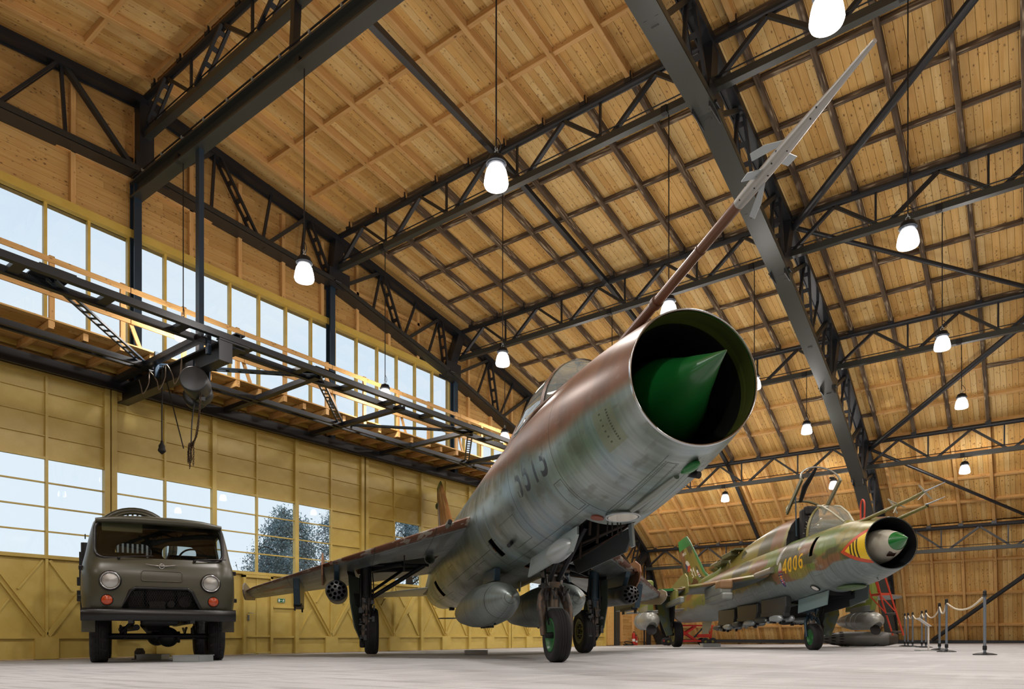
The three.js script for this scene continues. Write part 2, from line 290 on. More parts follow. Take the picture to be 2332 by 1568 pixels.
// ---------------------------------------------------------------- steel
const lerpP = (A, B, t) => [A[0] + (B[0] - A[0]) * t, A[1] + (B[1] - A[1]) * t, A[2] + (B[2] - A[2]) * t];
function laced(p, q, w, gap, n, side = [1, 0, 0]) {      // two flats joined by battens
  const s = v3(side).normalize().multiplyScalar(gap / 2), a = v3(p), b = v3(q), out = [];
  for (const k of [-1, 1]) out.push(bar(a.clone().addScaledVector(s, k), b.clone().addScaledVector(s, k), RECT(w, w * 1.1), side));
  for (let i = 0; i < n; i++) { const t = (i + .5) / n, c = a.clone().lerp(b, t), d = b.clone().sub(a).normalize(); out.push(bar(c.clone().addScaledVector(d, -w * .9), c.clone().addScaledVector(d, w * .9), RECT(gap, w * .3), d.clone().cross(s))); }
  return out;
}
function archTruss(x, label, green) {
  const A = thing('arch_truss', label, 'roof truss'); A.userData.kind = 'structure';
  const T = (k, t) => [x, mixv(NY[k], NY[k + 1], t) - .1, mixv(NZ[k], NZ[k + 1], t)], B = (k, t) => [x, mixv(BY[k], BY[k + 1], t), mixv(BZ[k], BZ[k + 1], t)];
  const mir = p => [p[0], p[1], 2 * NZ[0] - p[2]];
  for (const m of [p => p, mir]) for (let k = 0; k < 6; k++) {
    const near = m === mir; if (near && k > 1) { mesh('top_chord', bar(m(T(k, 0)), m(T(k, 1)), RECT(.3, .2), [1, 0, 0]), M.steel, A); continue; }
    mesh('top_chord', [bar(m(T(k, 0)), m(T(k, 1)), RECT(.1, .22), [1, 0, 0]), ...[-1, 1].map(s => { const a = m(T(k, 0)), b = m(T(k, 1)); a[0] += s * .13; b[0] += s * .13; return bar(a, b, RECT(.16, .03), [1, 0, 0]); })], M.steel, A);
    mesh('bottom_chord', [bar(m(B(k, -.01)), m(B(k, 1.01)), RECT(.025, .4), [1, 0, 0]), ...[-1, 1].map(s => { const a = m(B(k, 0)), b = m(B(k, 1)); for (const q of [a, b]) { q[0] += s * .185; q[1] += .07; } return bar(a, b, RECT(.14, .03), [1, 0, 0]); })], green ? M.steelGreen : M.steelWarm, A);
    if (!(near && k === 0)) mesh('node_post', [bar(m(B(k, 0)), m(T(k, 0)), RECT(.3, .26), [1, 0, 0])], M.steel, A);
    if (!(near && k === 0)) mesh('gusset', [-1, 1].map(s => { const c = lerpP(m(B(k, .02)), m(T(k, .02)), .05); return box(.02, .5, .7, c[0] + s * .16, c[1] + .12, c[2]); }), M.steel, A);
    if (k < 5) {
      const dv = [[B(k, .02), T(k, .3), 0], [T(k, .32), B(k, .55), 1], [B(k, .57), T(k, .8), 0], [T(k, .81), B(k, .99), 1]];
      for (const [a, b, l] of dv) l ? mesh('laced_diagonal', laced(m(a), m(b), .055, .2, 5), M.steel, A) : mesh('diagonal', bar(m(a), m(b), RECT(.09, .12), [1, 0, 0]), M.steelWarm, A);
      for (const [tt, tb] of [[.31, .3], [.6, .565], [.8, .79]]) mesh('hanger_rod', bar(m(T(k, tt)), m(B(k, tb)), RECT(.06, .06), [1, 0, 0]), M.steel, A);
      mesh('flange_bolt', [[-.22, .07], [.22, .07]].map(([dx, dy]) => { const c = m(B(k, 0)); const g = new THREE.CylinderGeometry(.03, .03, .2, 8); g.rotateX(Math.PI / 2); g.translate(c[0] + dx, c[1] + dy, c[2]); return g; }), M.steel, A);
    } else for (const [a, b] of [[B(k, .05), T(k, .35)], [T(k, .35), B(k, .6)], [B(k, .6), T(k, .9)]]) mesh('diagonal', bar(m(a), m(b), RECT(.09, .12), [1, 0, 0]), M.steel, A);
  }
  return A;
}
archTruss(X1, 'dark steel arch truss along the gable wall above the tall windows', false);
archTruss(X2, 'dark green-grey steel arch truss sweeping down behind the pitot boom', true);
// purlin trusses between the arches
const purlinLabel = ['at the ridge', 'above the long nose boom, next below the ridge', 'second below the ridge', 'third below the ridge', 'fourth below the ridge, above the open canopy', 'lowest, low on the far wall'];
function purlin(k, xa, xb, bay) {
  const A = thing('purlin_truss', `dark steel lattice purlin ${purlinLabel[k]}, ${bay ? 'right' : 'left'} of the big arch`, 'roof truss'); A.userData.kind = 'structure';
  const z = NZ[k], yt = NY[k] - .02, yb = k ? NY[k] - .9 : NY[k] - .85, zb = z + .0;
  mesh('top_chord', bar([xa, yt, z], [xb, yt, z], ROUND(.075, 12)), M.steel, A);
  mesh('bottom_chord', bar([xa, yb, zb], [xb, yb, zb], [[-.07, -.07], [.07, -.07], [.07, .07], [.055, .07], [.055, -.055], [-.055, -.055], [-.055, .07], [-.07, .07]]), M.steelGreen, A);
  const n = 5, s = (xb - xa) / n;
  for (let i = 0; i < n; i++) {
    const x0 = xa + i * s, xm = x0 + s / 2, x1 = x0 + s;
    mesh('diagonal', k ? bar([x0 + .1, yb + .05, z], [xm, yt - .05, z], RECT(.07, .09), [0, 0, 1]) : laced([x0 + .1, yb + .05, z], [xm, yt - .05, z], .05, .16, 4, [0, 0, 1]), M.steel, A);
    mesh('diagonal', bar([xm, yt - .05, z], [x1 - .12, yb + .05, z], RECT(.07, .09), [0, 0, 1]), M.steelWarm, A);
    mesh('hanger_rod', bar([x1 - .18, yt, z], [x1 - .18, yb, z], RECT(.045, .045), [0, 0, 1]), M.steel, A);
  }
  mesh('conduit', bar([xa, yb + .15, z + .05], [xb, yb + .15, z + .05], ROUND(.013, 6)), M.cable, A);
  for (const x of rafterX) if (x > xa && x < Math.min(xb, .3)) mesh('rafter_clip', [box(.16, .1, .02, x, yt + .06, z + .075), box(.02, .2, .03, x + .06, yt + .1, z + .08)], M.steel, A);
}
for (let k = 0; k < 6; k++) { purlin(k, X1, X2, 0); purlin(k, X2, X3, 1); }
{ // lamp beam hung under the ridge truss
  const A = thing('ridge_beam', 'heavy dark steel beam with cable and lamp boxes below the ridge', 'beam'); A.userData.kind = 'structure';
  mesh('beam', bar([X1 - .1, 9.88, -7.2], [X3, 9.88, -7.2], IBEAM(.24, .34, .035)), M.steelGreen, A);
  for (const x of [-10.05, -7.6, -4.85, -2]) mesh('hanger_post', bar([x, 10.05, -7.25], [x, 11.05, -7.3], RECT(.1, .14), [0, 0, 1]), M.steel, A);
  mesh('conduit', bar([X1, 10.1, -7.08], [X3, 10.1, -7.08], ROUND(.016, 6)), M.cable, A);
  for (let x = -15; x < 1; x += .8) mesh('cable_clip', box(.03, .05, .05, x, 10.075, -7.08), M.galv, A);
  mesh('stiffener', bar([-12.96, 9.72, -7.2], [-12.96, 10.04, -7.2], RECT(.22, .02), [0, 0, 1]), M.steel, A);
}
// roof bracing tubes
const NT = (k, x, d = .2) => [x, NY[k] - d, NZ[k]];
for (const [k, lab] of [[0, 'from the ridge beam to the first purlin'], [1, 'between the first and second purlins'], [2, 'between second and third purlins, beside the nose intake'], [3, 'between third and fourth purlins'], [4, 'running down behind the camouflaged jet']]) {
  const o = solo('tie_bar', bar(k === 0 ? [-8.4, 10.0, -7.3] : NT(k, -9.85, .05), NT(k + 1, -9.85, .05), [[-.06, -.06], [.06, -.06], [.06, .06], [-.06, .06]]), M.steel, `straight dark steel tie bar ${lab}`, 'roof brace'); o.userData.kind = 'structure';
}
for (const [k, j, lab] of [[2, 1, 'rising to the right, crossing above the pendant lamp'], [2, 3, 'thin, falling right behind the pendant lamp'], [4, 3, 'rising right from the fourth purlin joint'], [4, 5, 'falling right above the paired probes'], [0, 1, 'falling from the ridge']]) {
  const o = solo('brace_tube', bar(NT(k, X2 + .15, .25), NT(j, .5, .25), ROUND(j < k ? .085 : .055, 12)), M.steel, `dark diagonal roof brace ${lab}`, 'roof brace'); o.userData.kind = 'structure';
}
solo('sill_beam', box(18, .16, .18, -6.6, .02, -34.35), M.gearSill, 'dark steel sill beam along the foot of the far pine wall', 'beam').userData.kind = 'structure';
// far wall low brace seen past the rope posts
solo('brace_tube', bar([-3.4, .1, -33.9], [1.8, 4.2, -31.7], ROUND(.08, 10)), M.steel, 'dark diagonal brace low on the far wall behind the rope posts', 'roof brace').userData.kind = 'structure';

// ---------------------------------------------------------------- gable wall
const WALL_T = .16, XI = -15.72;                           // inner face
function roofYAt(z) { const q = z > NZ[0] ? 2 * NZ[0] - z : z; for (let k = 0; k < 6; k++) if (q <= NZ[k] && q >= NZ[k + 1]) return mixv(NY[k], NY[k + 1], (q - NZ[k]) / (NZ[k + 1] - NZ[k])); return -.2; }
const WIN1 = { a: -17.5, b: 2.4, y0: 5.95, y1: 8.9 }, WIN2 = { a: -21.5, b: -17.75, y0: 5.95, y1: 7.42 };
{
  const S = structure('wall_left', 'pine board gable wall above yellow steel doors', 'wall');
  const prof = []; prof.push([-NZ[6], -.5]); for (let k = 5; k >= 0; k--) prof.push([-NZ[k], NY[k] + .3]); for (let k = 1; k < 6; k++) prof.push([-(2 * NZ[0] - NZ[k]), NY[k] + .3]); prof.push([-(2 * NZ[0] - NZ[6]), -.5]);
  // shape in (v = -z, y)
  const rect = (a, b, y0, y1) => [[-b, y0], [-a, y0], [-a, y1], [-b, y1]];
  const g = extr(prof, WALL_T, 0, [rect(WIN1.a, WIN1.b, WIN1.y0, WIN1.y1), rect(WIN2.a, WIN2.b, WIN2.y0, WIN2.y1), rect(-28.1, 13.4, -.17, 5.5)]);
  g.rotateY(Math.PI / 2); g.translate(XI - .03 - WALL_T / 2, 0, 0);
  mesh('backing', g, M.pineWall[1], S);
  const R = rng(77), BH = .148;
  for (let y = .0; y < 12.0; y += BH + .004) {
    const yc = y + BH / 2; let z0 = -34.4; while (z0 < -7.35 && roofYAt(z0) < yc + .1) z0 += .05;
    const segs = yc < 5.5 ? [[z0, -28.15]] : (yc < 5.97 ? [[z0, -4.5]] : yc < 7.46 ? [[z0, WIN2.a - .06]] : yc < 8.98 ? [[z0, WIN1.a - .16]] : [[z0, -4.3]]);
    for (const [a, b] of segs) { if (b - a < .3) continue; const cuts = [a]; let c = a; while (b - c > 5.2) { c += 2.6 + R() * 2.4; cuts.push(c); } cuts.push(b);
      for (let i = 0; i + 1 < cuts.length; i++) mesh('board', shiftUV(bar([XI - .015, yc, cuts[i] + .002], [XI - .015, yc, cuts[i + 1] - .002], CHAM(.03, BH, .004), [0, 1, 0]), R() * 3, R() * 4), M.pineWall[Math.floor(R() * 3)], S); }
  }
  // studs and noggins on the boards
  for (let i = 0; i < 22; i++) { const z = -6.0 - i * 1.24, top = roofYAt(z) - .3, bot = z < WIN2.a ? (z < -28.2 ? 0 : 5.6) : z < WIN1.a - .1 ? WIN2.y1 + .12 : WIN1.y1 + .15; if (top - bot > .3) mesh('stud', shiftUV(bar([XI + .05, bot, z], [XI + .05, top, z], CHAM(.1, .1, .006), [0, 0, 1]), R(), R() * 4), M.timber, S); }
  mesh('noggin', shiftUV(bar([XI + .05, 10.15, -4], [XI + .05, 10.15, -22], CHAM(.1, .1, .006)), 0, 0), M.timber, S);
  mesh('noggin', shiftUV(bar([XI + .05, 2.2, -28.2], [XI + .05, 2.2, -33.4], CHAM(.09, .09, .006)), 0, 1), M.timber, S);
  mesh('corner_board', [box(.12, 5.5, .55, XI + .06, 2.6, -28.45)], M.pine[2], S);
  for (const z of [-6.735, -13.75, -20.87, .32]) mesh('gap_backing', box(.04, 5.7, .2, XI - .1, 2.65, z), M.steel, S);  // dark strips added behind the leaf gaps to block the sky
  mesh('column', bar([XI + .12, -.2, -28.95], [XI + .12, 5.6, -28.95], RECT(.22, .3), [0, 0, 1]), M.steelGreen, S);
  mesh('column', bar([XI + .2, -.2, -32.2], [XI + .2, 3.6, -32.2], RECT(.16, .2), [0, 0, 1]), M.steel, S);
  mesh('column', bar([XI + .2, -.2, -31.7], [XI + .2, 3.8, -31.7], RECT(.05, .08), [0, 0, 1]), M.steel, S);
}
function windowBand(n, W, label) {
  const S = structure('window_' + n, label, 'window');
  const zs = []; for (let i = -12; i < 22; i++) { const z = -6.325 - i * .795; if (z < W.b - .3 && z > W.a + .3) zs.push(z); }
  mesh('head', box(.16, .17, W.b - W.a, XI + .03, W.y1 + .085, (W.a + W.b) / 2), M.yellowTrim, S);
  mesh('sill', box(.16, .1, W.b - W.a, XI + .03, W.y0 - .05, (W.a + W.b) / 2), M.yellowTrim, S);
  for (const z of [W.a, W.b, ...zs]) mesh('mullion', box(.1, W.y1 - W.y0, .055, XI - .03, (W.y0 + W.y1) / 2, z), M.yellowTrim, S);
  const e = [W.b, ...zs, W.a];
  for (let i = 0; i + 1 < e.length; i++) mesh('pane', box(.006, W.y1 - W.y0, e[i] - e[i + 1] - .05, XI - .05, (W.y0 + W.y1) / 2, (e[i] + e[i + 1]) / 2), M.glass, S);
}
windowBand(1, WIN1, 'tall band of clear clerestory windows in yellow frames'); windowBand(2, WIN2, 'shorter clerestory windows at the far end of the band');
for (const [z, y1, lab] of [[-7.2, 10.2, 'nearest the left edge'], [-12.42, 9.9, 'below the first purlin'], [-17.55, 8.9, 'at the end of the tall windows']]) {
  const o = solo('gable_column', [bar([XI + .16, 5.6, z], [XI + .16, y1, z], IBEAM(.16, .2, .02), [1, 0, 0])], M.steelBlue, `dark steel column in front of the windows, ${lab}`, 'column'); o.userData.kind = 'structure';
}
// ---------------------------------------------------------------- yellow sliding doors
const ROWS = [5.5, 5.13, 4.68, 4.26, 3.82], WROWS = [3.82, 3.335, 2.85, 2.365, 1.88];
function doorLeaf(n, za, zb, wins, opts, label) {           // za > zb; wins: list of half-bay numbers with glass
  const S = structure('door_' + n, label, 'hangar door'), H = 6, s = (zb - za) / H, fy = floorY(XI) + .01, xp = XI - .05;
  const col = i => za + s * i;
  const panel = (i, y0, y1, nm = 'panel') => mesh(nm, box(.03, y1 - y0 - .012, Math.abs(s) - .02, xp, (y0 + y1) / 2, (col(i) + col(i + 1)) / 2), M.yellow, S);
  for (let i = 0; i < H; i++) {
    for (let r = 0; r < 4; r++) panel(i, ROWS[r + 1], ROWS[r]);
    for (let r = 0; r < 4; r++) if (wins.includes(i)) mesh('pane', box(.006, WROWS[r] - WROWS[r + 1] - .02, Math.abs(s) - .06, xp, (WROWS[r] + WROWS[r + 1]) / 2, (col(i) + col(i + 1)) / 2), M.glass, S); else panel(i, WROWS[r + 1], WROWS[r]);
    if (opts.door && (i === 2 || i === 3)) { const q = i === 2 ? [col(2), -9.89] : [-10.6, col(4)]; mesh('panel', box(.03, 1.88 - fy - .01, Math.abs(q[1] - q[0]) - .01, xp, (1.88 + fy) / 2, (q[0] + q[1]) / 2), M.yellow, S); } else { panel(i, .26, 1.88); panel(i, fy, .26); }
  }
  for (let i = 0; i <= H; i++) { const big = i % 2 === 0, e = i === 0 || i === H, w = big ? .11 : .05; const z = col(i) + (i === 0 ? -w / 2 : i === H ? w / 2 : 0);
    mesh('stile', box(big ? .11 : .07, 5.5 - fy, w, xp + (big ? .06 : .04), (5.5 + fy) / 2, z), M.yellow, S); }
  const rail = (y, h, d, a = za, b = zb, nm = 'rail') => mesh(nm, box(d, h, Math.abs(b - a), xp + d / 2 + .01, y, (a + b) / 2), M.yellow, S);
  for (const y of ROWS.slice(1, 4)) for (let i = 0; i < H; i++) rail(y, .022, .045, col(i) - .03, col(i + 1) + .03);
  rail(3.82, .05, .06); rail(1.86, .07, .08); rail(.26, .05, .06); rail(5.47, .06, .07);
  for (const y of WROWS.slice(1, 4)) for (let i = 0; i < H; i++) rail(y, .03, .04, col(i) - .03, col(i + 1) + .03, 'glazing_bar');
  for (const b of opts.braces) {                          // V braces in full bays
    const z0 = col(b * 2), z1 = col(b * 2 + 2), zm = (z0 + z1) / 2, x = xp + .05;
    mesh('brace', [bar([x, 1.82, z0 - .1], [x, .3, zm + .03], [[-.05, -.03], [.05, -.03], [.05, .03], [.035, .03], [.035, -.015], [-.035, -.015], [-.035, .03], [-.05, .03]], [1, 0, 0])], M.yellow, S);
    mesh('brace', [bar([x, 1.82, z1 + .1], [x, .3, zm - .03], RECT(.1, .05), [1, 0, 0])], M.yellow, S);
    mesh('thin_brace', bar([x - .02, 1.0, (z0 + zm) / 2 + .05], [x - .02, .3, z0 - .08], RECT(.035, .03), [1, 0, 0]), M.yellow, S);
    mesh('thin_brace', bar([x - .02, 1.0, (z1 + zm) / 2 - .05], [x - .02, .3, z1 + .08], RECT(.06, .04), [1, 0, 0]), M.yellow, S);
    mesh('thin_brace', bar([x - .02, 1.2, (z0 + zm) / 2 - .1], [x - .02, 1.8, zm + .06], RECT(.035, .03), [1, 0, 0]), M.yellow, S);
    mesh('thin_brace', bar([x - .02, 1.2, (z1 + zm) / 2 + .1], [x - .02, 1.8, zm - .06], RECT(.06, .04), [1, 0, 0]), M.yellow, S);
    mesh('base_plate', box(.09, .26 - fy, .42, xp + .05, (.26 + fy) / 2, zm), M.yellow, S);
  }
  if (opts.door) { rail(1.03, .04, .05, -10.72, col(4)); }
  return S;
}
doorLeaf(1, .3, -6.72, [0, 1, 2, 3, 4, 5], { braces: [1, 2] }, 'yellow steel sliding hangar door leaf with panes at the left edge');
doorLeaf(2, -6.75, -13.72, [0, 1, 2, 3, 4], { braces: [0, 2], door: true }, 'yellow steel sliding hangar door leaf with panes behind the truck');
doorLeaf(3, -13.78, -20.84, [1, 4], { braces: [0, 1, 2] }, 'yellow steel sliding door leaf behind the long wing and tail fin');
doorLeaf(4, -20.9, -28.1, [1, 3], { braces: [0, 1, 2] }, 'yellow steel sliding door leaf seen under the jet belly');
doorLeaf(5, 13.3, .34, [0, 1, 2, 3, 4, 5], { braces: [0, 1] }, 'yellow steel sliding hangar door leaf beyond the left edge of the picture');
{ // wicket door in leaf 2
  const D = structure('door_6', 'narrow yellow steel wicket door with lever handle right of the truck', 'door'), x = XI + .02, fy = floorY(XI) + .02;
  mesh('leaf', box(.04, 1.84 - fy, .76, x - .03, (1.86 + fy) / 2, -10.245), M.yellow, D);
  for (const z of [-9.86, -10.63]) mesh('jamb', box(.1, 1.8 - fy, .07, x, (1.8 + fy) / 2, z), M.yellow, D);
  mesh('head', box(.1, .07, .84, x, 1.78, -10.245), M.yellow, D);
  mesh('rail', box(.05, .04, .7, x + .01, .28, -10.245), M.yellow, D); mesh('threshold', box(.06, .05, .7, x + .01, fy + .03, -10.245), M.yellow, D);
  mesh('handle', [bar([x + .05, .86, -9.98], [x + .05, .86, -10.1], ROUND(.01, 8)), bar([x, .86, -9.98], [x + .05, .86, -9.98], ROUND(.01, 8))], M.chrome, D); mesh('lock', box(.02, .14, .05, x + .01, .74, -9.98), M.chrome, D);
}
{ // exit sign
  const c = document.createElement('canvas'); c.width = 256; c.height = 128; const k = c.getContext('2d'); k.fillStyle = '#0d6b3c'; k.fillRect(0, 0, 256, 128); k.strokeStyle = '#dfe8e2'; k.lineWidth = 6; k.strokeRect(6, 6, 244, 116);
  k.fillStyle = '#e8f0ea'; k.fillRect(24, 24, 46, 80); k.fillRect(84, 58, 70, 10); k.beginPath(); k.moveTo(84, 63); k.lineTo(104, 46); k.lineTo(104, 80); k.fill();
  k.beginPath(); k.arc(206, 32, 10, 0, 7); k.fill(); k.lineWidth = 12; k.strokeStyle = '#e8f0ea'; k.lineCap = 'round';
  for (const l of [[[198, 46], [190, 72], [208, 88], [204, 108]], [[190, 72], [176, 92], [162, 96]], [[198, 50], [218, 62], [230, 56]], [[196, 50], [178, 58], [174, 70]]]) { k.beginPath(); k.moveTo(...l[0]); for (const p of l.slice(1)) k.lineTo(...p); k.stroke(); }
  const t = new THREE.CanvasTexture(c); t.colorSpace = THREE.SRGBColorSpace;
  const g = new THREE.PlaneGeometry(.215, .1); g.rotateY(Math.PI / 2); g.translate(.006, 0, 0);
  const s = thing('exit_sign', 'small green and white emergency exit sign on the yellow door', 'sign', [XI - .02, 1.21, -10.97]);
  mesh('plate', box(.008, .105, .22), std({ color: 0x0d6b3c, roughness: .4 }), s); mesh('print', g, std({ map: t, roughness: .4 }), s);
}
// dark head beam over the doors, far and near walls
{ const o = solo('door_track_beam', [bar([XI + .12, 5.62, 13], [XI + .12, 5.62, -28.5], RECT(.3, .2)), bar([XI + .25, 5.5, 13], [XI + .25, 5.5, -28.5], RECT(.06, .08))], M.steel, 'long dark steel track beam along the top of the yellow doors', 'beam'); o.userData.kind = 'structure'; }
{ const S = structure('wall_right', 'far gable wall behind the camera', 'wall'); mesh('boards', box(.3, 13, 58, XE + .15, 6, -7.35), M.pineWall[0], S);
}
// ---------------------------------------------------------------- wind girder, catwalk, railing, hoist
{
  const A = thing('wind_girder', 'dark steel lattice girder carrying the wooden catwalk across the windows', 'girder'); A.userData.kind = 'structure';
  const y = 5.72, xo = -12.0, xi = -14.25, zN = -2.0, zF = -24;
  for (const dx of [-.24, .24]) mesh('outer_chord', bar([xo + dx, y, zN], [xo + dx, y, zF], RECT(.1, .11)), M.steel, A);
  for (let z = -2.6; z > zF; z -= 1.24) mesh('batten', box(.4, .07, .16, xo, y, z), M.steel, A);
  for (const dx of [-.09, .09]) mesh('inner_chord', bar([xi + dx, y - .04, zN], [xi + dx, y - .04, zF], RECT(.07, .1)), M.steel, A);
  for (let z = -3.2; z > zF; z -= 2.47) mesh('batten', box(.2, .08, .3, xi, y - .03, z), M.steel, A);
  for (let i = 0; i < 4; i++) {
    const z0 = -4.3 - i * 4.94, z1 = z0 - 2.47, z2 = z1 - 2.47;
    mesh('laced_diagonal', laced([xo, y, z0], [xi, y, z1], .035, .12, 14, [.7, 0, -.7]), M.steelBlue, A);
    mesh('laced_diagonal', laced([xi, y, z1], [xo, y, z2], .035, .12, 14, [.7, 0, .7]), M.steelBlue, A);
    for (const z of [z1, z2]) mesh('strut', bar([xo, y, z], [XI, y - .05, z], [[-.07, -.05], [.07, -.05], [.07, .05], [.05, .05], [.05, -.03], [-.05, -.03], [-.05, .05], [-.07, .05]]), M.steel, A);
    for (const z of [z0, z2]) mesh('joint_plate', box(.55, .02, .5, xo, y + .07, z), M.steel, A);
  }
}
{
  const A = thing('catwalk', 'pine plank catwalk below the tall windows with joists underneath', 'platform'); A.userData.kind = 'structure';
  const R = rng(9);
  for (let i = 0; i < 9; i++) { const x = XI + .1 + (i + .5) * .17; let z = -2; while (z > -22) { const l = 3 + R() * 1.5; mesh('plank', shiftUV(bar([x, 5.96, z], [x, 5.96, Math.max(z - l, -22.3)], CHAM(.163, .03, .004)), R() * 3, R() * 4), M.pine[Math.floor(R() * 4)], A); z -= l + .004; } }
  for (let i = 0; i < 28; i++) { const z = -5.05 - i * .61; const lng = i % 2 === 0 ? .16 : .06; mesh('joist', shiftUV(bar([XI + .1, 5.865, z], [xiJ(lng), 5.865, z], CHAM(.09, .14, .006), [0, 1, 0]), R(), R()), M.timber, A); }
  function xiJ(l) { return -14.25 + l; }
}
{
  const A = thing('wooden_railing', 'plain wooden guard rail along the catwalk', 'railing'); const x = -14.16;
  for (let i = 0; i < 14; i++) { const z = -5.08 - i * 1.22; mesh('post', shiftUV(bar([x, 5.85, z], [x, 7.12, z], CHAM(.06, .09, .004), [0, 0, 1]), i * .3, i), M.timber, A); if (i % 2) mesh('brace', shiftUV(bar([x - .05, 6.0, z - .35], [x - .02, 6.75, z - .02], CHAM(.03, .08, .003), [0, 0, 1]), 0, i), M.timber, A); }
  for (const [y, h] of [[7.03, .1], [6.42, .09]]) for (let i = 0; i < 7; i++) mesh('rail', shiftUV(bar([x + .05, y, -4 - i * 2.44], [x + .05, y, -4 - (i + 1) * 2.44 + .02], CHAM(.03, h, .003)), 0, i * 1.3), M.timber, A);
}
{ // monorail beam and its hangers
  const A = thing('hoist_beam', 'dark steel double beam jutting from the wall under the catwalk girder', 'beam'); A.userData.kind = 'structure';
  mesh('lower_beam', bar([XI + .05, 5.42, -6.98], [-11.7, 5.42, -6.98], IBEAM(.22, .34, .03)), M.steel, A);
  mesh('upper_beam', bar([XI + .05, 5.72, -7.32], [-11.75, 5.72, -7.32], IBEAM(.18, .3, .025)), M.steel, A);
  mesh('end_plate', [box(.02, .36, .26, -11.69, 5.42, -6.98), box(.1, .03, .6, -11.72, 5.62, -7.15)], M.steel, A);
  for (const x of [-12.0, -13.9]) mesh('hanger', box(.06, .5, .08, x, 5.65, -6.83), M.steelBlue, A);
  const o = solo('hanger_column', bar([-12.96, 9.72, -7.2], [-12.96, 5.6, -7.2], RECT(.13, .1), [0, 0, 1]), M.steelBlue, 'slim dark vertical hanger from the ridge beam to the hoist beam', 'column'); o.userData.kind = 'structure';
}
{ // electric hoist
  const H = thing('electric_hoist', 'dark grey electric chain hoist hanging from the double beam', 'hoist', [-12.62, 4.98, -6.98]);
  const d = [.75, .1, .66];
  mesh('motor_housing', aim(mergeGeometries([revX([[-.36, 0], [-.36, .16], [-.3, .21], [-.1, .22], [-.08, .19], [.02, .19], [.04, .245], [.38, .245], [.41, .22], [.41, 0]], 28)].map(norm)), [0, -.02, 0], d), std({ color: 0x3a3d40, roughness: .35, metalness: .3 }), H);
  mesh('gear_case', aim(revX([[-.12, 0], [-.12, .18], [-.06, .21], [.12, .21], [.14, .15], [.14, 0]], 24), [-.34, -.1, -.14], d), std({ color: 0x2f3235, roughness: .4, metalness: .3 }), H);
  mesh('trolley', [box(.26, .3, .03, 0, .28, .16), box(.26, .3, .03, 0, .28, -.16), box(.2, .05, .32, 0, .15, 0)], M.steelBlue, H);
  for (const [a, b] of [[-.08, .13], [.08, .13], [-.08, -.13], [.08, -.13]]) { const g = new THREE.CylinderGeometry(.05, .05, .03, 16); g.rotateX(Math.PI / 2); g.translate(a, .36, b); mesh('wheel', g, M.galv, H); }
  mesh('chain_guide', box(.12, .1, .12, .12, -.24, .02), M.steel, H);
  const links = []; const chain = (pts, n) => { const c = new THREE.CatmullRomCurve3(pts.map(v3)), P = c.getSpacedPoints(n); for (let i = 0; i < n; i++) { const g = new THREE.TorusGeometry(.016, .0045, 5, 8); g.scale(1.5, 1, 1); const t = P[i + 1].clone().sub(P[i]); const q = new THREE.Quaternion().setFromUnitVectors(V(1, 0, 0), t.normalize()); g.rotateX((i % 2) * Math.PI / 2); g.applyQuaternion(q); g.translate(P[i].x, P[i].y, P[i].z); links.push(g); } };
  chain([[.16, -.25, .05], [.14, -.6, .06], [.02, -.95, .05], [-.16, -1.05, .04]], 32); chain([[.28, -.22, .1], [.22, -.7, .12], [.06, -1.03, .1], [-.16, -1.12, .04]], 34);
  for (let i = 0; i < 7; i++) chain([[-.2 + (i - 3) * .025, -1.04, .03], [-.2 + (i - 3) * .03, -1.2, .03 + (i % 3) * .02], [-.2 + (i - 3) * .026, -1.36 - (i % 4) * .06, .03 + (i % 2) * .03]], 13);
  mesh('chain', links, std({ color: 0x4a3a2c, roughness: .6, metalness: .6 }), H);
  mesh('control_cable', tube([[-.12, -.2, 0], [-.18, -.6, .02], [-.22, -1.05, .02]], .012, 6, true, 12), M.cable, H);
}
{
  const H = thing('pendant_control', 'black pendant control switch hanging on a cable beside the chains', 'switch', [-13.75, 3.86, -6.86]);
  mesh('cable', tube([[0, .2, 0], [0, .9, 0], [.02, 1.65, 0], [.04, 1.75, 0]], .014, 6, true, 12), M.cable, H);
  mesh('body', revY([[0, 0], [.03, .02], [.06, .05], [.075, .07], [.07, .1], [.06, .12], [.06, .17], [.03, .22], [.02, .27], [0, .27]], 16), M.black, H);
  mesh('spare_loop', tube([[.04, 1.72, 0], [.5, .7, 0], [.86, -.02, .02]], .012, 6, true, 14), M.cable, H);
}
{
  const H = thing('festoon_cable', 'pale flexible cable looping along the hoist beam', 'cable'); const P = [[-14.6, 5.5, -6.82]];
  for (const [x, d] of [[-14.35, .34], [-13.7, .4], [-13.1, .42]]) P.push([x - .12, 5.5 - d * .5, -6.8], [x, 5.5 - d, -6.78], [x + .2, 5.5 - d * .5, -6.8], [x + .18, 5.56, -6.82]);
  P.push([-12.9, 5.2, -6.78]); mesh('cord', tube(P, .011, 6, true, 80), std({ color: 0x8c7f70, roughness: .5 }), H);
}
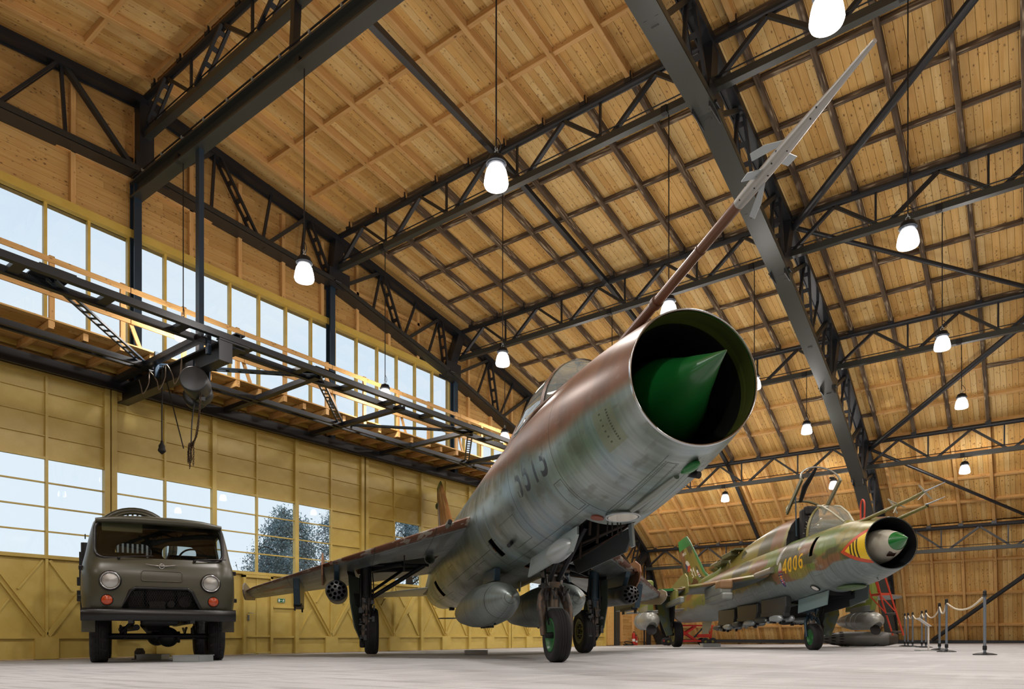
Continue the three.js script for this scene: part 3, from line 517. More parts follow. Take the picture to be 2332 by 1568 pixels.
// ---------------------------------------------------------------- pendant lamps
const lampGlow = std({ color: 0xffffff, emissive: 0xfff8ee, emissiveIntensity: 5, roughness: .3 });
const lampCap = std({ color: 0x23262b, roughness: .35, metalness: .5 }), lampRim = phys({ color: 0xdfe6ee, roughness: .12, metalness: .0, transmission: .6, thickness: 0 });
const LAMP_I = 8, LAMP_DOWN = 22;
const domeG = revY([[0, -.15], [.09, -.15], [.15, -.135], [.162, -.1], [.158, -.06], [.148, 0], [.13, .07], [.1, .12], [.085, .135], [0, .135]], 28);
const capG = mergeGeometries([revY([[0, .28], [.03, .28], [.06, .26], [.1, .245], [.115, .2], [.11, .16], [.12, .14], [.09, .13], [0, .13]], 20), revY([[.11, .145], [.135, .15], [.135, .175], [.11, .18]], 20)].map(norm));
const hookG = mergeGeometries([new THREE.TorusGeometry(.03, .007, 6, 14).translate(0, .31, 0), new THREE.TorusGeometry(.022, .006, 6, 12).rotateY(1.5).translate(0, .36, 0)].map(norm));
function lamp(x, y, z, top, label) {
  const L = thing('pendant_lamp', label, 'lamp', [x, y, z], 0, 'hangar pendant lamps');
  mesh('glass_dome', domeG, lampGlow, L).castShadow = false; mesh('cap', capG, lampCap, L); mesh('hook', hookG, M.galv, L);
  mesh('wire', bar([0, .37, 0], [0, top - y, 0], ROUND(.011, 6)), M.cable, L);
  mesh('junction_box', box(.12, .14, .1, -.06, top - y + .08, .06), M.black, L);
  mesh('flex', tube([[.02, .3, 0], [.09, .34, .02], [.05, .45, .01], [.012, .5, 0]], .006, 5, true, 10), M.cable, L);
  const p = new THREE.PointLight(0xfff9f4, LAMP_I, 0, 2); p.position.set(0, -.02, 0); p.castShadow = true; p.shadow.radius = 6; L.add(p);
  const d = new THREE.SpotLight(0xfff9f4, LAMP_DOWN, 0, 1.35, 1, 2); d.position.set(0, -.03, 0); d.target.position.set(0, -3, 0); d.castShadow = true; d.shadow.radius = 6; L.add(d); L.add(d.target);
}
const LX = [-13.58, -9.7, -5.65, -1.6], lampText = {
  '0,0': 'behind the catwalk girder near the hoist', '0,1': 'in front of the gable truss left of the jet', '0,2': 'large and central above the jet', '0,3': 'cut by the top edge beside the boom tip',
  '1,0': 'small, low in front of the clerestory windows', '1,1': 'left of the jet canopy above the catwalk end', '1,2': 'peeping over the rim of the big intake', '1,3': 'at the right below the rising brace tube',
  '2,0': 'low beside the jet fuselage at the end of the windows', '2,1': 'hidden behind the jet fuselage', '2,2': 'behind the big intake, only its wire showing', '2,3': 'at the right, lower of the two larger lamps',
  '3,0': 'far behind the jet fuselage on the third purlin', '3,1': 'on the third purlin behind the jet nose', '3,2': 'right of the intake in front of the pine roof', '3,3': 'cut by the right edge',
  '4,0': 'far on the fourth purlin near the gable', '4,1': 'far, just right of the jet belly', '4,2': 'seen through the open canopy', '4,3': 'far right on the fourth purlin' };
for (let k = 0; k < 5; k++) LX.forEach((x, i) => { const y = [6.35, 6.62, 6.68, 6.72, 5.85][k]; lamp(x - (k === 4 ? .25 : 0), y - .03, k ? NZ[k] : -7.2, k ? NY[k] - 1.0 : 9.7, 'glowing white pendant lamp ' + lampText[k + ',' + i]); });
for (const [x, z, t] of [[-9.7, -2.1, 'over the left foreground'], [-5.65, -2.1, 'over the camera'], [-1.6, -2.1, 'above and behind the camera'], [2.45, -2.1, 'behind the camera to the right'], [2.45, -12.6, 'beyond the right edge'], [2.45, -7.2, 'beyond the right edge near the ridge'], [2.45, -17.75, 'beyond the right edge, farther'], [-1.6, 3, 'well behind the camera'], [-9.7, 3, 'well behind the camera to the left'], [6.5, -7.2, 'far beyond the right edge']]) lamp(x, 6.5, z, 10.3, 'pendant lamp out of frame, ' + t);
// ---------------------------------------------------------------- shared aircraft helpers
const ev = new Evaluator();
function cut(geo, cutters, m) { let b = new Brush(norm(geo), m); b.updateMatrixWorld(); ev.useGroups = false; for (const c of cutters) { const k = new Brush(norm(c), m); k.updateMatrixWorld(); b = ev.evaluate(b, k, SUBTRACTION); } const g = b.geometry; g.clearGroups(); return g; }
function cnv(w, h) { const c = document.createElement('canvas'); c.width = w; c.height = h; const k = c.getContext('2d'); return [c, k]; }
// lifting surface: sections [{p:[x,y,z] of leading edge, chord, thick, dir}] -> closed solid; chord runs to -X; thickness along tn
function foil(secs, tn, nC = 14, lowerFirst = true) {
  const prof = []; for (let i = 0; i <= nC; i++) { const c = (1 - Math.cos(i / nC * Math.PI)) / 2; prof.push([c, -(1.4 * Math.sqrt(c) * (1 - c) + .12 * (1 - c) * c) * .5 * 1.35]); }
  const ring = []; for (let i = nC; i >= 0; i--) ring.push([prof[i][0], prof[i][1], 0]); for (let i = 1; i <= nC; i++) ring.push([prof[i][0], -prof[i][1], 1]);
  const pos = [], uv = [], m = ring.length, N = secs.length, quad = (A, B, C2, D) => { for (const q of [A, B, C2, A, C2, D]) { pos.push(...q[0]); uv.push(...q[1]); } };
  const pt = (s, j, half) => { const S = secs[s], [c, t] = ring[j]; return [[S.p[0] - c * S.chord + tn[0] * t * S.thick, S.p[1] + tn[1] * t * S.thick, S.p[2] + tn[2] * t * S.thick], [half * .5 + .004 + c * .492, s / (N - 1)]]; };
  for (let s = 0; s + 1 < N; s++) for (let j = 0; j + 1 < m; j++) { const half = j < nC ? 0 : 1; quad(pt(s, j, half), pt(s, j + 1, half), pt(s + 1, j + 1, half), pt(s + 1, j, half)); }
  for (const s of [0, N - 1]) for (let j = 0; j < nC; j++) { const a = pt(s, j, 0), b = pt(s, j + 1, 0), c = pt(s, m - 2 - j, 1), d = pt(s, m - 1 - j, 1); quad(a, b, c, d); }
  const g = new THREE.BufferGeometry(); g.setAttribute('position', new THREE.Float32BufferAttribute(pos, 3)); g.setAttribute('uv', new THREE.Float32BufferAttribute(uv, 2));
  // outward orientation
  g.computeBoundingBox(); const P = g.attributes.position; let vol = 0; const a = V(), b = V(), c = V(); for (let i = 0; i < P.count; i += 3) { a.fromBufferAttribute(P, i); b.fromBufferAttribute(P, i + 1); c.fromBufferAttribute(P, i + 2); vol += a.dot(b.clone().cross(c)); }
  if (vol < 0) { const U = g.attributes.uv; for (let i = 0; i < P.count; i += 3) { b.fromBufferAttribute(P, i + 1); c.fromBufferAttribute(P, i + 2); P.setXYZ(i + 1, c.x, c.y, c.z); P.setXYZ(i + 2, b.x, b.y, b.z); const u = [U.getX(i + 1), U.getY(i + 1)]; U.setXY(i + 1, U.getX(i + 2), U.getY(i + 2)); U.setXY(i + 2, ...u); } }
  return toCreasedNormals(g, .6);
}
function mirrorZ(g) { const h = norm(g.clone()); h.scale(1, 1, -1); const p = h.attributes.position, n = h.attributes.normal, u = h.attributes.uv; for (const A of [p, n, u]) { const k = A.itemSize; for (let i = 0; i < A.count; i += 3) for (let q = 0; q < k; q++) { const t = A.array[(i + 1) * k + q]; A.array[(i + 1) * k + q] = A.array[(i + 2) * k + q]; A.array[(i + 2) * k + q] = t; } } return h; }
function tyre(r, w, seg = 40) { const h = w / 2, s = r * .62; return revZ([[s, -h * .8], [r * .8, -h], [r * .92, -h * .93], [r * .985, -h * .7], [r, -h * .45], [r, -h * .32], [r * .985, -h * .3], [r * .985, -h * .26], [r, -h * .24], [r, -h * .04], [r * .985, -h * .02], [r * .985, h * .02], [r, h * .04], [r, h * .24], [r * .985, h * .26], [r * .985, h * .3], [r, h * .32], [r, h * .45], [r * .985, h * .7], [r * .92, h * .93], [r * .8, h], [s, h * .8]], seg); }
function revZ(prof, seg = 32) { const g = new THREE.LatheGeometry(prof.map(p => new THREE.Vector2(p[0], p[1])), seg); g.rotateX(Math.PI / 2); return g; }
function cyl(p, q, r, seg = 14, r2) { const a = v3(p), b = v3(q); return tube([a, b], [r, r2 === undefined ? r : r2], seg); }
M.gearBlue = std({ color: 0x2c4250, roughness: .35, metalness: .3, bumpMap: speck, bumpScale: .001 });
M.gearDark = std({ color: 0x1d2023, roughness: .5, metalness: .25 });
M.gearSteel = std({ color: 0x8d8983, roughness: .38, metalness: .8, bumpMap: speck, bumpScale: .001 });
M.worn = std({ map: tex(256, 256, (u, v, i, j) => { const n = fbm(u * 6, v * 6, 5, 5, 6, 6), m = fbm(u * 20, v * 20, 8, 3, 20, 20); return mix3(mix3(hex(0x6a625a), hex(0x3b3a39), smooth(.35, .65, n)), hex(0x8a5a3c), smooth(.62, .78, m) * .6); }), roughness: .5, metalness: .5 });
M.gearFit = std({ color: 0x4c5054, roughness: .4, metalness: .6 }); M.hubGreen = std({ color: 0x1f6b33, roughness: .35 }); M.hubOlive = std({ color: 0x6d6a2a, roughness: .45 });
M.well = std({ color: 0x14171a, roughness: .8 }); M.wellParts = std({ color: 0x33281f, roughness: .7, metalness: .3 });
M.clearPane = phys({ color: 0xe9eee9, transmission: 1, thickness: 0, roughness: 0.01, ior: 1.45 });

// ---------------------------------------------------------------- the big jet: local X forward, Z to its right, origin under the nose wheel
const S7 = thing('jet_fighter', 'weathered bare metal and brown jet fighter with large round nose intake and green cone', 'jet', [-5.12, floorY(-5.12), -7.84], Math.atan2(-.645, .764));
const S7P = .047, S7L = [3.85, 2.43, 0];
const ax7 = (a, u, r) => [S7L[0] + a * Math.cos(S7P) - u * Math.sin(S7P), S7L[1] + a * Math.sin(S7P) + u * Math.cos(S7P), r];   // along, up, right -> local
function put7(g) { g.rotateZ(S7P); g.translate(...S7L); return g; }
const R7 = [[-15.4, .57], [-14.5, .63], [-13, .74], [-11, .86], [-9, .91], [-7, .92], [-5, .92], [-4, .91], [-3, .88], [-2.5, .855], [-2, .825], [-1.5, .785], [-1, .73], [-.5, .655], [-.2, .602], [0, .56]];
const r7 = a => interp(R7, a)[0];
{
  const W = 2048, Hh = 1024, LEN = 15.4;
  const [c, k] = cnv(W, Hh);
  k.fillStyle = '#000'; k.fillRect(0, 0, W, Hh);
  const U = a => -a / LEN * W, A = deg => deg / 360 * Hh;           // a along, deg from the belly over the right side
  k.strokeStyle = '#f00'; k.lineWidth = 1.4;                        // red channel: panel lines
  const line = (a0, d0, a1, d1) => { k.beginPath(); k.moveTo(U(a0), A((d0 + 360) % 360)); k.lineTo(U(a1), A((d1 + 360) % 360 || 360)); k.stroke(); };
  for (const a of [-1.52, -2.95, -4.9, -6.3, -8.1, -9.6, -11.2, -12.9, -14.4]) { k.beginPath(); k.moveTo(U(a), 0); k.lineTo(U(a), Hh); k.stroke(); }
  for (const [a0, a1, d] of [[-1.52, -4.9, 28], [-4.9, -9.6, 50], [-4.9, -9.6, 22], [-9.6, -14.4, 40], [-9.6, -14.4, 75], [-.2, -1.5, 14], [-.2, -1.5, 346], [-1.5, -4.9, 332], [-4.9, -9.6, 310]]) line(a0, d, a1, d);
  const panel = (a0, a1, d0, d1) => { k.strokeRect(Math.min(U(a0), U(a1)), A(d0), Math.abs(U(a1) - U(a0)), A(d1) - A(d0)); };
  panel(-1.56, -1.75, 30, 56); panel(-4.4, -4.9, 44, 54); panel(-5.6, -6.2, 30, 46); panel(-6.6, -7.6, 24, 40); panel(-10.2, -10.8, 30, 52); panel(-11.5, -12.4, 20, 46); panel(-12.9, -13.6, 60, 90); panel(-3.2, -3.9, 36, 60); panel(-.35, -1.45, 340, 352); panel(-.3, -1.4, 2, 10); panel(-7.9, -8.5, 50, 66);
  k.fillStyle = '#f00';
  for (let i = 0; i < 40; i++) { const a = -.3 - i * .03; for (const d of [1, 11.5, 339, 353]) k.fillRect(U(a) - 1, A(d) - 1, 2.2, 2.2); }
  for (let i = 0; i < 160; i++) { k.fillRect(U(-4.9), A(i * 2.25), 1.6, 1.6); k.fillRect(U(-9.6), A(i * 2.25), 1.6, 1.6); }
  for (let i = 0; i < 12; i++) { k.fillRect(U(-.38), A(50 + i * 2.2), 3.4, 3.4); if (i % 2) k.fillRect(U(-.49), A(50 + i * 2.2), 3.4, 3.4); }
  // faded number on the right side
  k.save(); k.fillStyle = '#0f0'; k.strokeStyle = '#0f0'; k.translate(U(-2.2), A(65)); k.scale(-1, -1); k.font = 'bold 100px sans-serif'; k.textBaseline = 'alphabetic'; k.textAlign = 'center';
  ['5', '5', '1', '3'].forEach((t, i) => { k.save(); k.translate(-56 + i * 37, 0); k.scale(.52, 1.02); k.fillText(t, 0, 0); k.restore(); }); k.restore();
  const im = k.getImageData(0, 0, W, Hh).data;
  const brown = hex(0x7a5238), brown2 = hex(0x654430), alu = hex(0xa3adac), aluG = hex(0x748278), aluB = hex(0x869fae), dirt = hex(0x5a5a4a);
  const bTab = [[-15.4, 128], [-9, 132], [-5.3, 119], [-4, 106], [-2.8, 94], [-1.5, 86], [-.7, 82], [0, 84.5]];
  const rough = new Float32Array(W * Hh * 2);
  const map = tex(W, Hh, (u, v, i, j) => {
    const a = -u * LEN, deg = v * 360, half = deg > 180 ? 360 - deg : deg, o = (j * W + i) * 4;
    const n1 = fbm(u * 20, v * 10, 3, 4, 20, 10), n2 = fbm(u * 46, v * 6, 8, 4, 46, 6), st = vnoise(u * 620, v * 14, 12, 620, 14) * .6 + vnoise(u * 240, v * 5, 14, 240, 5) * .4;
    const edge = interp(bTab, a)[0] + (n1 - .5) * 10, br = smooth(edge - 7, edge + 6, half), chip = smooth(.7, .74, fbm(u * 180, v * 90, 21, 3, 180, 90)) * .35;
    let c = mix3(alu, aluG, smooth(.3, .72, n1) * .85); c = mix3(c, aluB, smooth(.5, .8, n2) * .6);
    const spray = Math.exp(-Math.pow((a + 1.15) / .75, 2) - Math.pow((half - 62) / 13, 2)) * (.6 + .6 * n1); c = mix3(c, hex(0x5f7a5e), clamp(spray) * .75);
    const k1 = .88 + .22 * st; c = [c[0] * k1, c[1] * k1, c[2] * k1];
    const patch = (a > -.62 && a < -.3 && deg > 47 && deg < 78) ? smooth(.3, .5, n2 + .25) * .55 : 0; c = mix3(c, hex(0x83866a), patch);
    const rust = smooth(.6, .8, fbm(u * 60, v * 40, 33, 4, 60, 40)) * .3; c = mix3(c, dirt, rust);
    let b = mix3(brown, brown2, smooth(.4, .7, n2)); c = mix3(c, b, br * (1 - chip * .5));
    const num = im[o + 1] / 255 * smooth(92, 72, half) * smooth(.36, .54, fbm(u * 150, v * 36, 44, 3, 150, 36) + .1) * (1 - br * .6); c = mix3(c, hex(0x1d2530), num * .88);
    const ln = im[o] / 255; c = mix3(c, hex(0x23231f), ln * .5);
    const q = (j * W + i) * 2; rough[q] = mixv(.22 + .2 * st + .16 * n1, .36, br) + .2 * ln; rough[q + 1] = mixv(.9, .15, Math.max(br, num * .8, spray * .5));
    return c;
  }, { rep: true });
  const rm = tex(W, Hh, (u, v, i, j) => { const q = (j * W + i) * 2; return [0, rough[q], rough[q + 1]]; }, { srgb: false });
  M.su7 = std({ map, roughnessMap: rm, metalnessMap: rm, roughness: 1, metalness: 1 });
  // shell: outer skin, inner skin, closed at both ends
  const seg = 72, n = 90, aAt = t => -LEN * t, ringP = (a, rr, w) => { const t = w * 2 * Math.PI; return V(a, -rr * Math.cos(t), rr * Math.sin(t)); };
  const tO = t => t * t * .35 + t * .65;
  const outer = grid(n, seg, (i, j) => ringP(aAt(tO(i)), r7(aAt(tO(i))), j), (i, j) => [tO(i), j]);
  const inner = grid(n, seg, (i, j) => ringP(aAt(tO(i)), r7(aAt(tO(i))) - .014, j), (i, j) => [tO(i), j], true);
  const ringF = (a, flip) => grid(1, seg, (i, j) => ringP(a, r7(a) - .014 * i, j), () => [.001, .4], flip);
  const shell = mergeGeometries([outer, inner, ringF(0, true), ringF(-LEN, false)].map(norm));
  const fix = mergeVertices(shell, 1e-5);
  let skin = shell;
  const bay = new THREE.BoxGeometry(2.75, .9, .56); bay.translate(-3.25, -.95, 0);
  const slot = new THREE.BoxGeometry(.26, .3, .3); slot.rotateX(.75); slot.translate(-4.63, -.6, .66);
  const hatch = new THREE.BoxGeometry(.5, .34, .4); hatch.rotateX(-.9); hatch.translate(-11.0, -.5, .72);
  skin = cut(shell, [bay, slot, hatch], M.su7);
  const fus = mesh('fuselage', put7(skin), M.su7, S7);
  mesh('intake_lip', put7(revX([[-.02, .546], [-.004, .547], [.008, .553], [.006, .559], [-.01, .563], [-.02, .562]], 72)), M.chrome, fus);
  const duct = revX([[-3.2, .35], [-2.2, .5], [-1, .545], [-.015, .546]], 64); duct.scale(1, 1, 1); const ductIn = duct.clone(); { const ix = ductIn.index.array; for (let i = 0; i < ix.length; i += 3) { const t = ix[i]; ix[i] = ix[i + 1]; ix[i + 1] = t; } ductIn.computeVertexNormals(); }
  mesh('intake_duct', put7(ductIn), std({ map: tex(64, 256, (u, v) => { const k = .8 + .3 * vnoise(u * 6, v * 120, 4, 6, 120); return v > .93 ? [.3 * k, .34 * k, .14 * k] : [.1 * k, .11 * k, .1 * k]; }), roughness: .45, metalness: .2, side: THREE.DoubleSide }), S7);  // olive paint at the lip; near-black beyond is depth shade put into the colour
  const cone = mesh('shock_cone', put7(revX([[-1.9, .26], [-1.5, .38], [-1.15, .43], [-.85, .435], [-.62, .405], [-.4, .335], [-.22, .255], [-.1, .205], [.1, .135], [.3, .062], [.48, .006], [.485, 0]], 56)), phys({ color: 0x0d5a24, roughness: .32, clearcoat: .7, clearcoatRoughness: .12 }), S7, 'glossy green pointed shock cone');
  mesh('cone_support', put7(box(1.2, .5, .06, -1.9, -.35, 0)), M.well, S7);
  mesh('exhaust', put7(revX([[-15.9, .46], [-15.9, .5], [-15.4, .56], [-15.3, .5], [-15.6, .44]], 40)), M.worn, S7);
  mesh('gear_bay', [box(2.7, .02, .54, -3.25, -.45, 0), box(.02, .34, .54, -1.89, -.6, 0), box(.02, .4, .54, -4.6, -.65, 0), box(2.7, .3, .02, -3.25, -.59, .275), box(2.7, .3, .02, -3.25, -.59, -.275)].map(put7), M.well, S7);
  mesh('bay_pipes', [[-2.2, .1], [-2.5, -.1], [-2.9, .16], [-3.3, -.16], [-3.7, .1]].map(([a, z], i) => put7(cyl([a, -.5, z], [a - .1, -.85 - .03 * i, z], .018, 8))).concat([put7(cyl([-2, -.7, .2], [-4.4, -.72, .18], .02, 8)), put7(cyl([-2, -.78, -.2], [-4.4, -.7, -.18], .02, 8))]), M.wellParts, S7);
  for (const a of [-5.2, -9.2, -13]) mesh('light_block_disc', put7(new THREE.CylinderGeometry(r7(a) - .03, r7(a) - .03, .03, 40).rotateZ(Math.PI / 2).translate(a, 0, 0)), M.well, S7);  // unseen black discs added to stop light passing through the hollow shell
  for (const z of [.7]) mesh('hole_backing', put7(box(.24, .02, .24, -4.63, -.5, .5, 0, -.8)), M.well, S7);
  mesh('hole_backing', put7(box(.75, .02, .6, -11, -.4, .55, 0, -.9)), M.well, S7);  // dark plate enlarged behind the hatch cut to keep light from showing through
}
{ // small fittings on the belly and nose
  const r = (a, deg, out = 0) => { const R = r7(a) + out, t = deg * Math.PI / 180; return ax7(a, -R * Math.cos(t), R * Math.sin(t)); };
  const blister = (a, deg, la, lw, h) => { const g = new THREE.SphereGeometry(1, 24, 16); g.scale(la, h, lw); g.rotateX(-deg * Math.PI / 180); g.rotateZ(S7P - .06); const p = r(a, deg, -.005); g.translate(...p); return g; };
  mesh('antenna_blister', blister(-.38, -12, .17, .055, .05), std({ color: 0x116b2c, roughness: .25 }), S7, 'glossy green oval antenna blister');
  const lt = new THREE.CylinderGeometry(.15, .15, .03, 32); lt.rotateZ(.09); lt.translate(...r(-1.56, 0, 0)); mesh('landing_light', lt, std({ color: 0xd9d4c8, roughness: .25, metalness: .2 }), S7, 'round pale landing light');
  const lr = new THREE.TorusGeometry(.17, .012, 8, 36); lr.rotateX(Math.PI / 2); lr.rotateZ(.09); lr.translate(...r(-1.56, 0, .008)); mesh('light_ring', lr, M.galv, S7);
  const ro = new THREE.CylinderGeometry(.085, .085, .02, 24); ro.scale(1, 1, .8); ro.rotateX(-.2); ro.rotateZ(.05); ro.translate(...r(-1.74, 15, -.004)); mesh('filler_cap', ro, std({ color: 0x7a3a24, roughness: .5 }), S7, 'rust red oval filler cap');
  mesh('camera_port', cyl(r(-.62, -22, -.03), r(-.5, -24, .05), .032, 14), M.black, S7);
  mesh('strake', [tube([r(-1.35, -1, .0), r(-.9, -3, .006), r(-.52, -7, .004)], [.03, .04, .03], 8)], M.alu, S7);
  for (const [a, z] of [[-1.78, -2], [-1.82, 1], [-1.8, -5], [-1.84, 4]]) mesh('probe_pin', cyl(r(a, z, -.02), r(a, z, .13), .008, 6), M.gearDark, S7);
  mesh('blade_antenna', put7(extr([[0, 0], [.16, 0], [.1, -.16], [.04, -.16]], .02, .004).translate(-6.1, -.91, .0)), M.alu, S7);
  mesh('static_stub', put7(cyl([-3.9, -.66, .62], [-3.8, -.72, .68], .03, 10)), M.gearDark, S7);
  mesh('arrestor_stub', put7(box(.2, .1, .12, -13.2, -.74, .1)), M.gearDark, S7);
}
{ // nose boom
  const B = (a, r2 = 0, u = .66) => ax7(a, u, .25 + r2);
  const boom = mesh('pitot_boom', tube([B(-1.5, .05, .57), B(-1.15, .02, .63), B(-.8), B(-.1), B(.6), B(1.1)], [.025, .046, .048, .04, .037, .036], 18), std({ color: 0x6d4a36, roughness: .35, metalness: .25 }), S7, 'brown painted pitot boom');
  for (const [c0, c1, cr] of [[-.18, -.12, .052], [.58, .6, .041]]) mesh('collar', cyl(B(c0), B(c1), cr, 18), std({ color: 0x60412f, roughness: .4 }), boom);
  mesh('probe_head', [tube([B(1.1), B(1.28), B(1.62), B(1.95), B(1.98), B(2.2), B(2.3)], [.037, .041, .039, .024, .022, .015, .011], 18)], std({ color: 0xa9a8a4, roughness: .35, metalness: .6 }), S7, 'bare grey probe head with vanes');
  const holes = []; for (const [a, t] of [[1.16, 1], [1.2, -1], [1.24, 2], [1.3, .4], [1.36, 1.4], [1.42, 0], [1.5, .8], [1.56, 1.6], [1.62, .2], [1.12, 2.2], [1.84, .6], [1.9, 1.2], [1.34, 2.4], [1.48, 2.2]]) { const rr = sampleR([.037, .041, .04, .034, .024], (a - 1.1) / .85) - .002, p = B(a); const y = -Math.cos(t) * rr, z = Math.sin(t) * rr; const g = new THREE.SphereGeometry(.006, 8, 6); g.translate(p[0], p[1] + y, p[2] + z); holes.push(g); }
  mesh('probe_holes', holes, M.black, S7);
  const long = [[0, 0], [-.05, 0], [-.25, .07], [-.23, .105], [-.12, .07]], square = [[0, 0], [-.08, 0], [-.105, .08], [-.03, .085]];
  for (const [a, t, sh] of [[1.62, .75, long], [1.42, 1.75, square], [1.56, -1.45, square], [1.36, 3.85, long]]) { const g = extr(sh, .008, .002); g.translate(0, .034, 0); g.rotateX(t); g.rotateZ(S7P); g.translate(...B(a)); mesh('vane', g, M.galv, S7); }
}
{ // canopy, windscreen and spine
  const secC = (a, w, h, base) => ({ a, w, h, base });
  const hood = (list, mat, name, n = 20) => { const g = grid((list.length - 1) * 4, n, (i, j) => { const x = i * (list.length - 1), q = Math.min(Math.floor(x), list.length - 2), f = x - q, A = list[q], B2 = list[q + 1], a = mixv(A[0], B2[0], f), w = mixv(A[1], B2[1], f), h = mixv(A[2], B2[2], f), t = Math.PI * (j - .5); const p = ax7(a, .8 * r7(a) + h * Math.cos(t) - .02, w * Math.sin(t)); return V(...p); }, null); const m = mesh(name, g, mat, S7); m.material.side = THREE.DoubleSide; return m; };
  const frame = std({ color: 0x6a4a38, roughness: .4, metalness: .2 });
  const glass = phys({ color: 0xd8e2e0, transmission: .75, thickness: 0, roughness: .03, ior: 1.5 });
  hood([[-1.75, .16, .12], [-2.2, .38, .42], [-2.7, .5, .66]], glass, 'windscreen'); hood([[-2.76, .52, .68], [-3.5, .54, .74], [-4.3, .5, .68]], glass, 'canopy');
  hood([[-2.68, .51, .665], [-2.78, .525, .69]], frame, 'windscreen_frame'); hood([[-4.3, .5, .685], [-4.45, .5, .67]], frame, 'canopy_frame'); hood([[-1.68, .16, .1], [-1.8, .2, .16]], frame, 'windscreen_base');
  hood([[-4.45, .5, .66], [-6, .42, .52], [-9, .36, .4], [-12.5, .3, .36]], std({ color: 0x7a5238, roughness: .4, metalness: .1 }), 'dorsal_spine');
  for (const s of [-1, 1]) mesh('canopy_rail', tube([ax7(-1.9, .72, s * .4), ax7(-2.8, .7, s * .56), ax7(-4.4, .72, s * .54)], .03, 8), frame, S7);
  mesh('ejection_seat', [put7(rbox(.2, .95, .45, .05, -4.0, 1.0, 0)), put7(rbox(.5, .2, .42, .05, -3.7, .55, 0)), put7(rbox(.16, .2, .3, .04, -3.95, 1.42, 0))], M.black, S7);
  mesh('instrument_panel', put7(rbox(.16, .4, .7, .05, -2.7, .85, 0)), M.gearDark, S7);
}
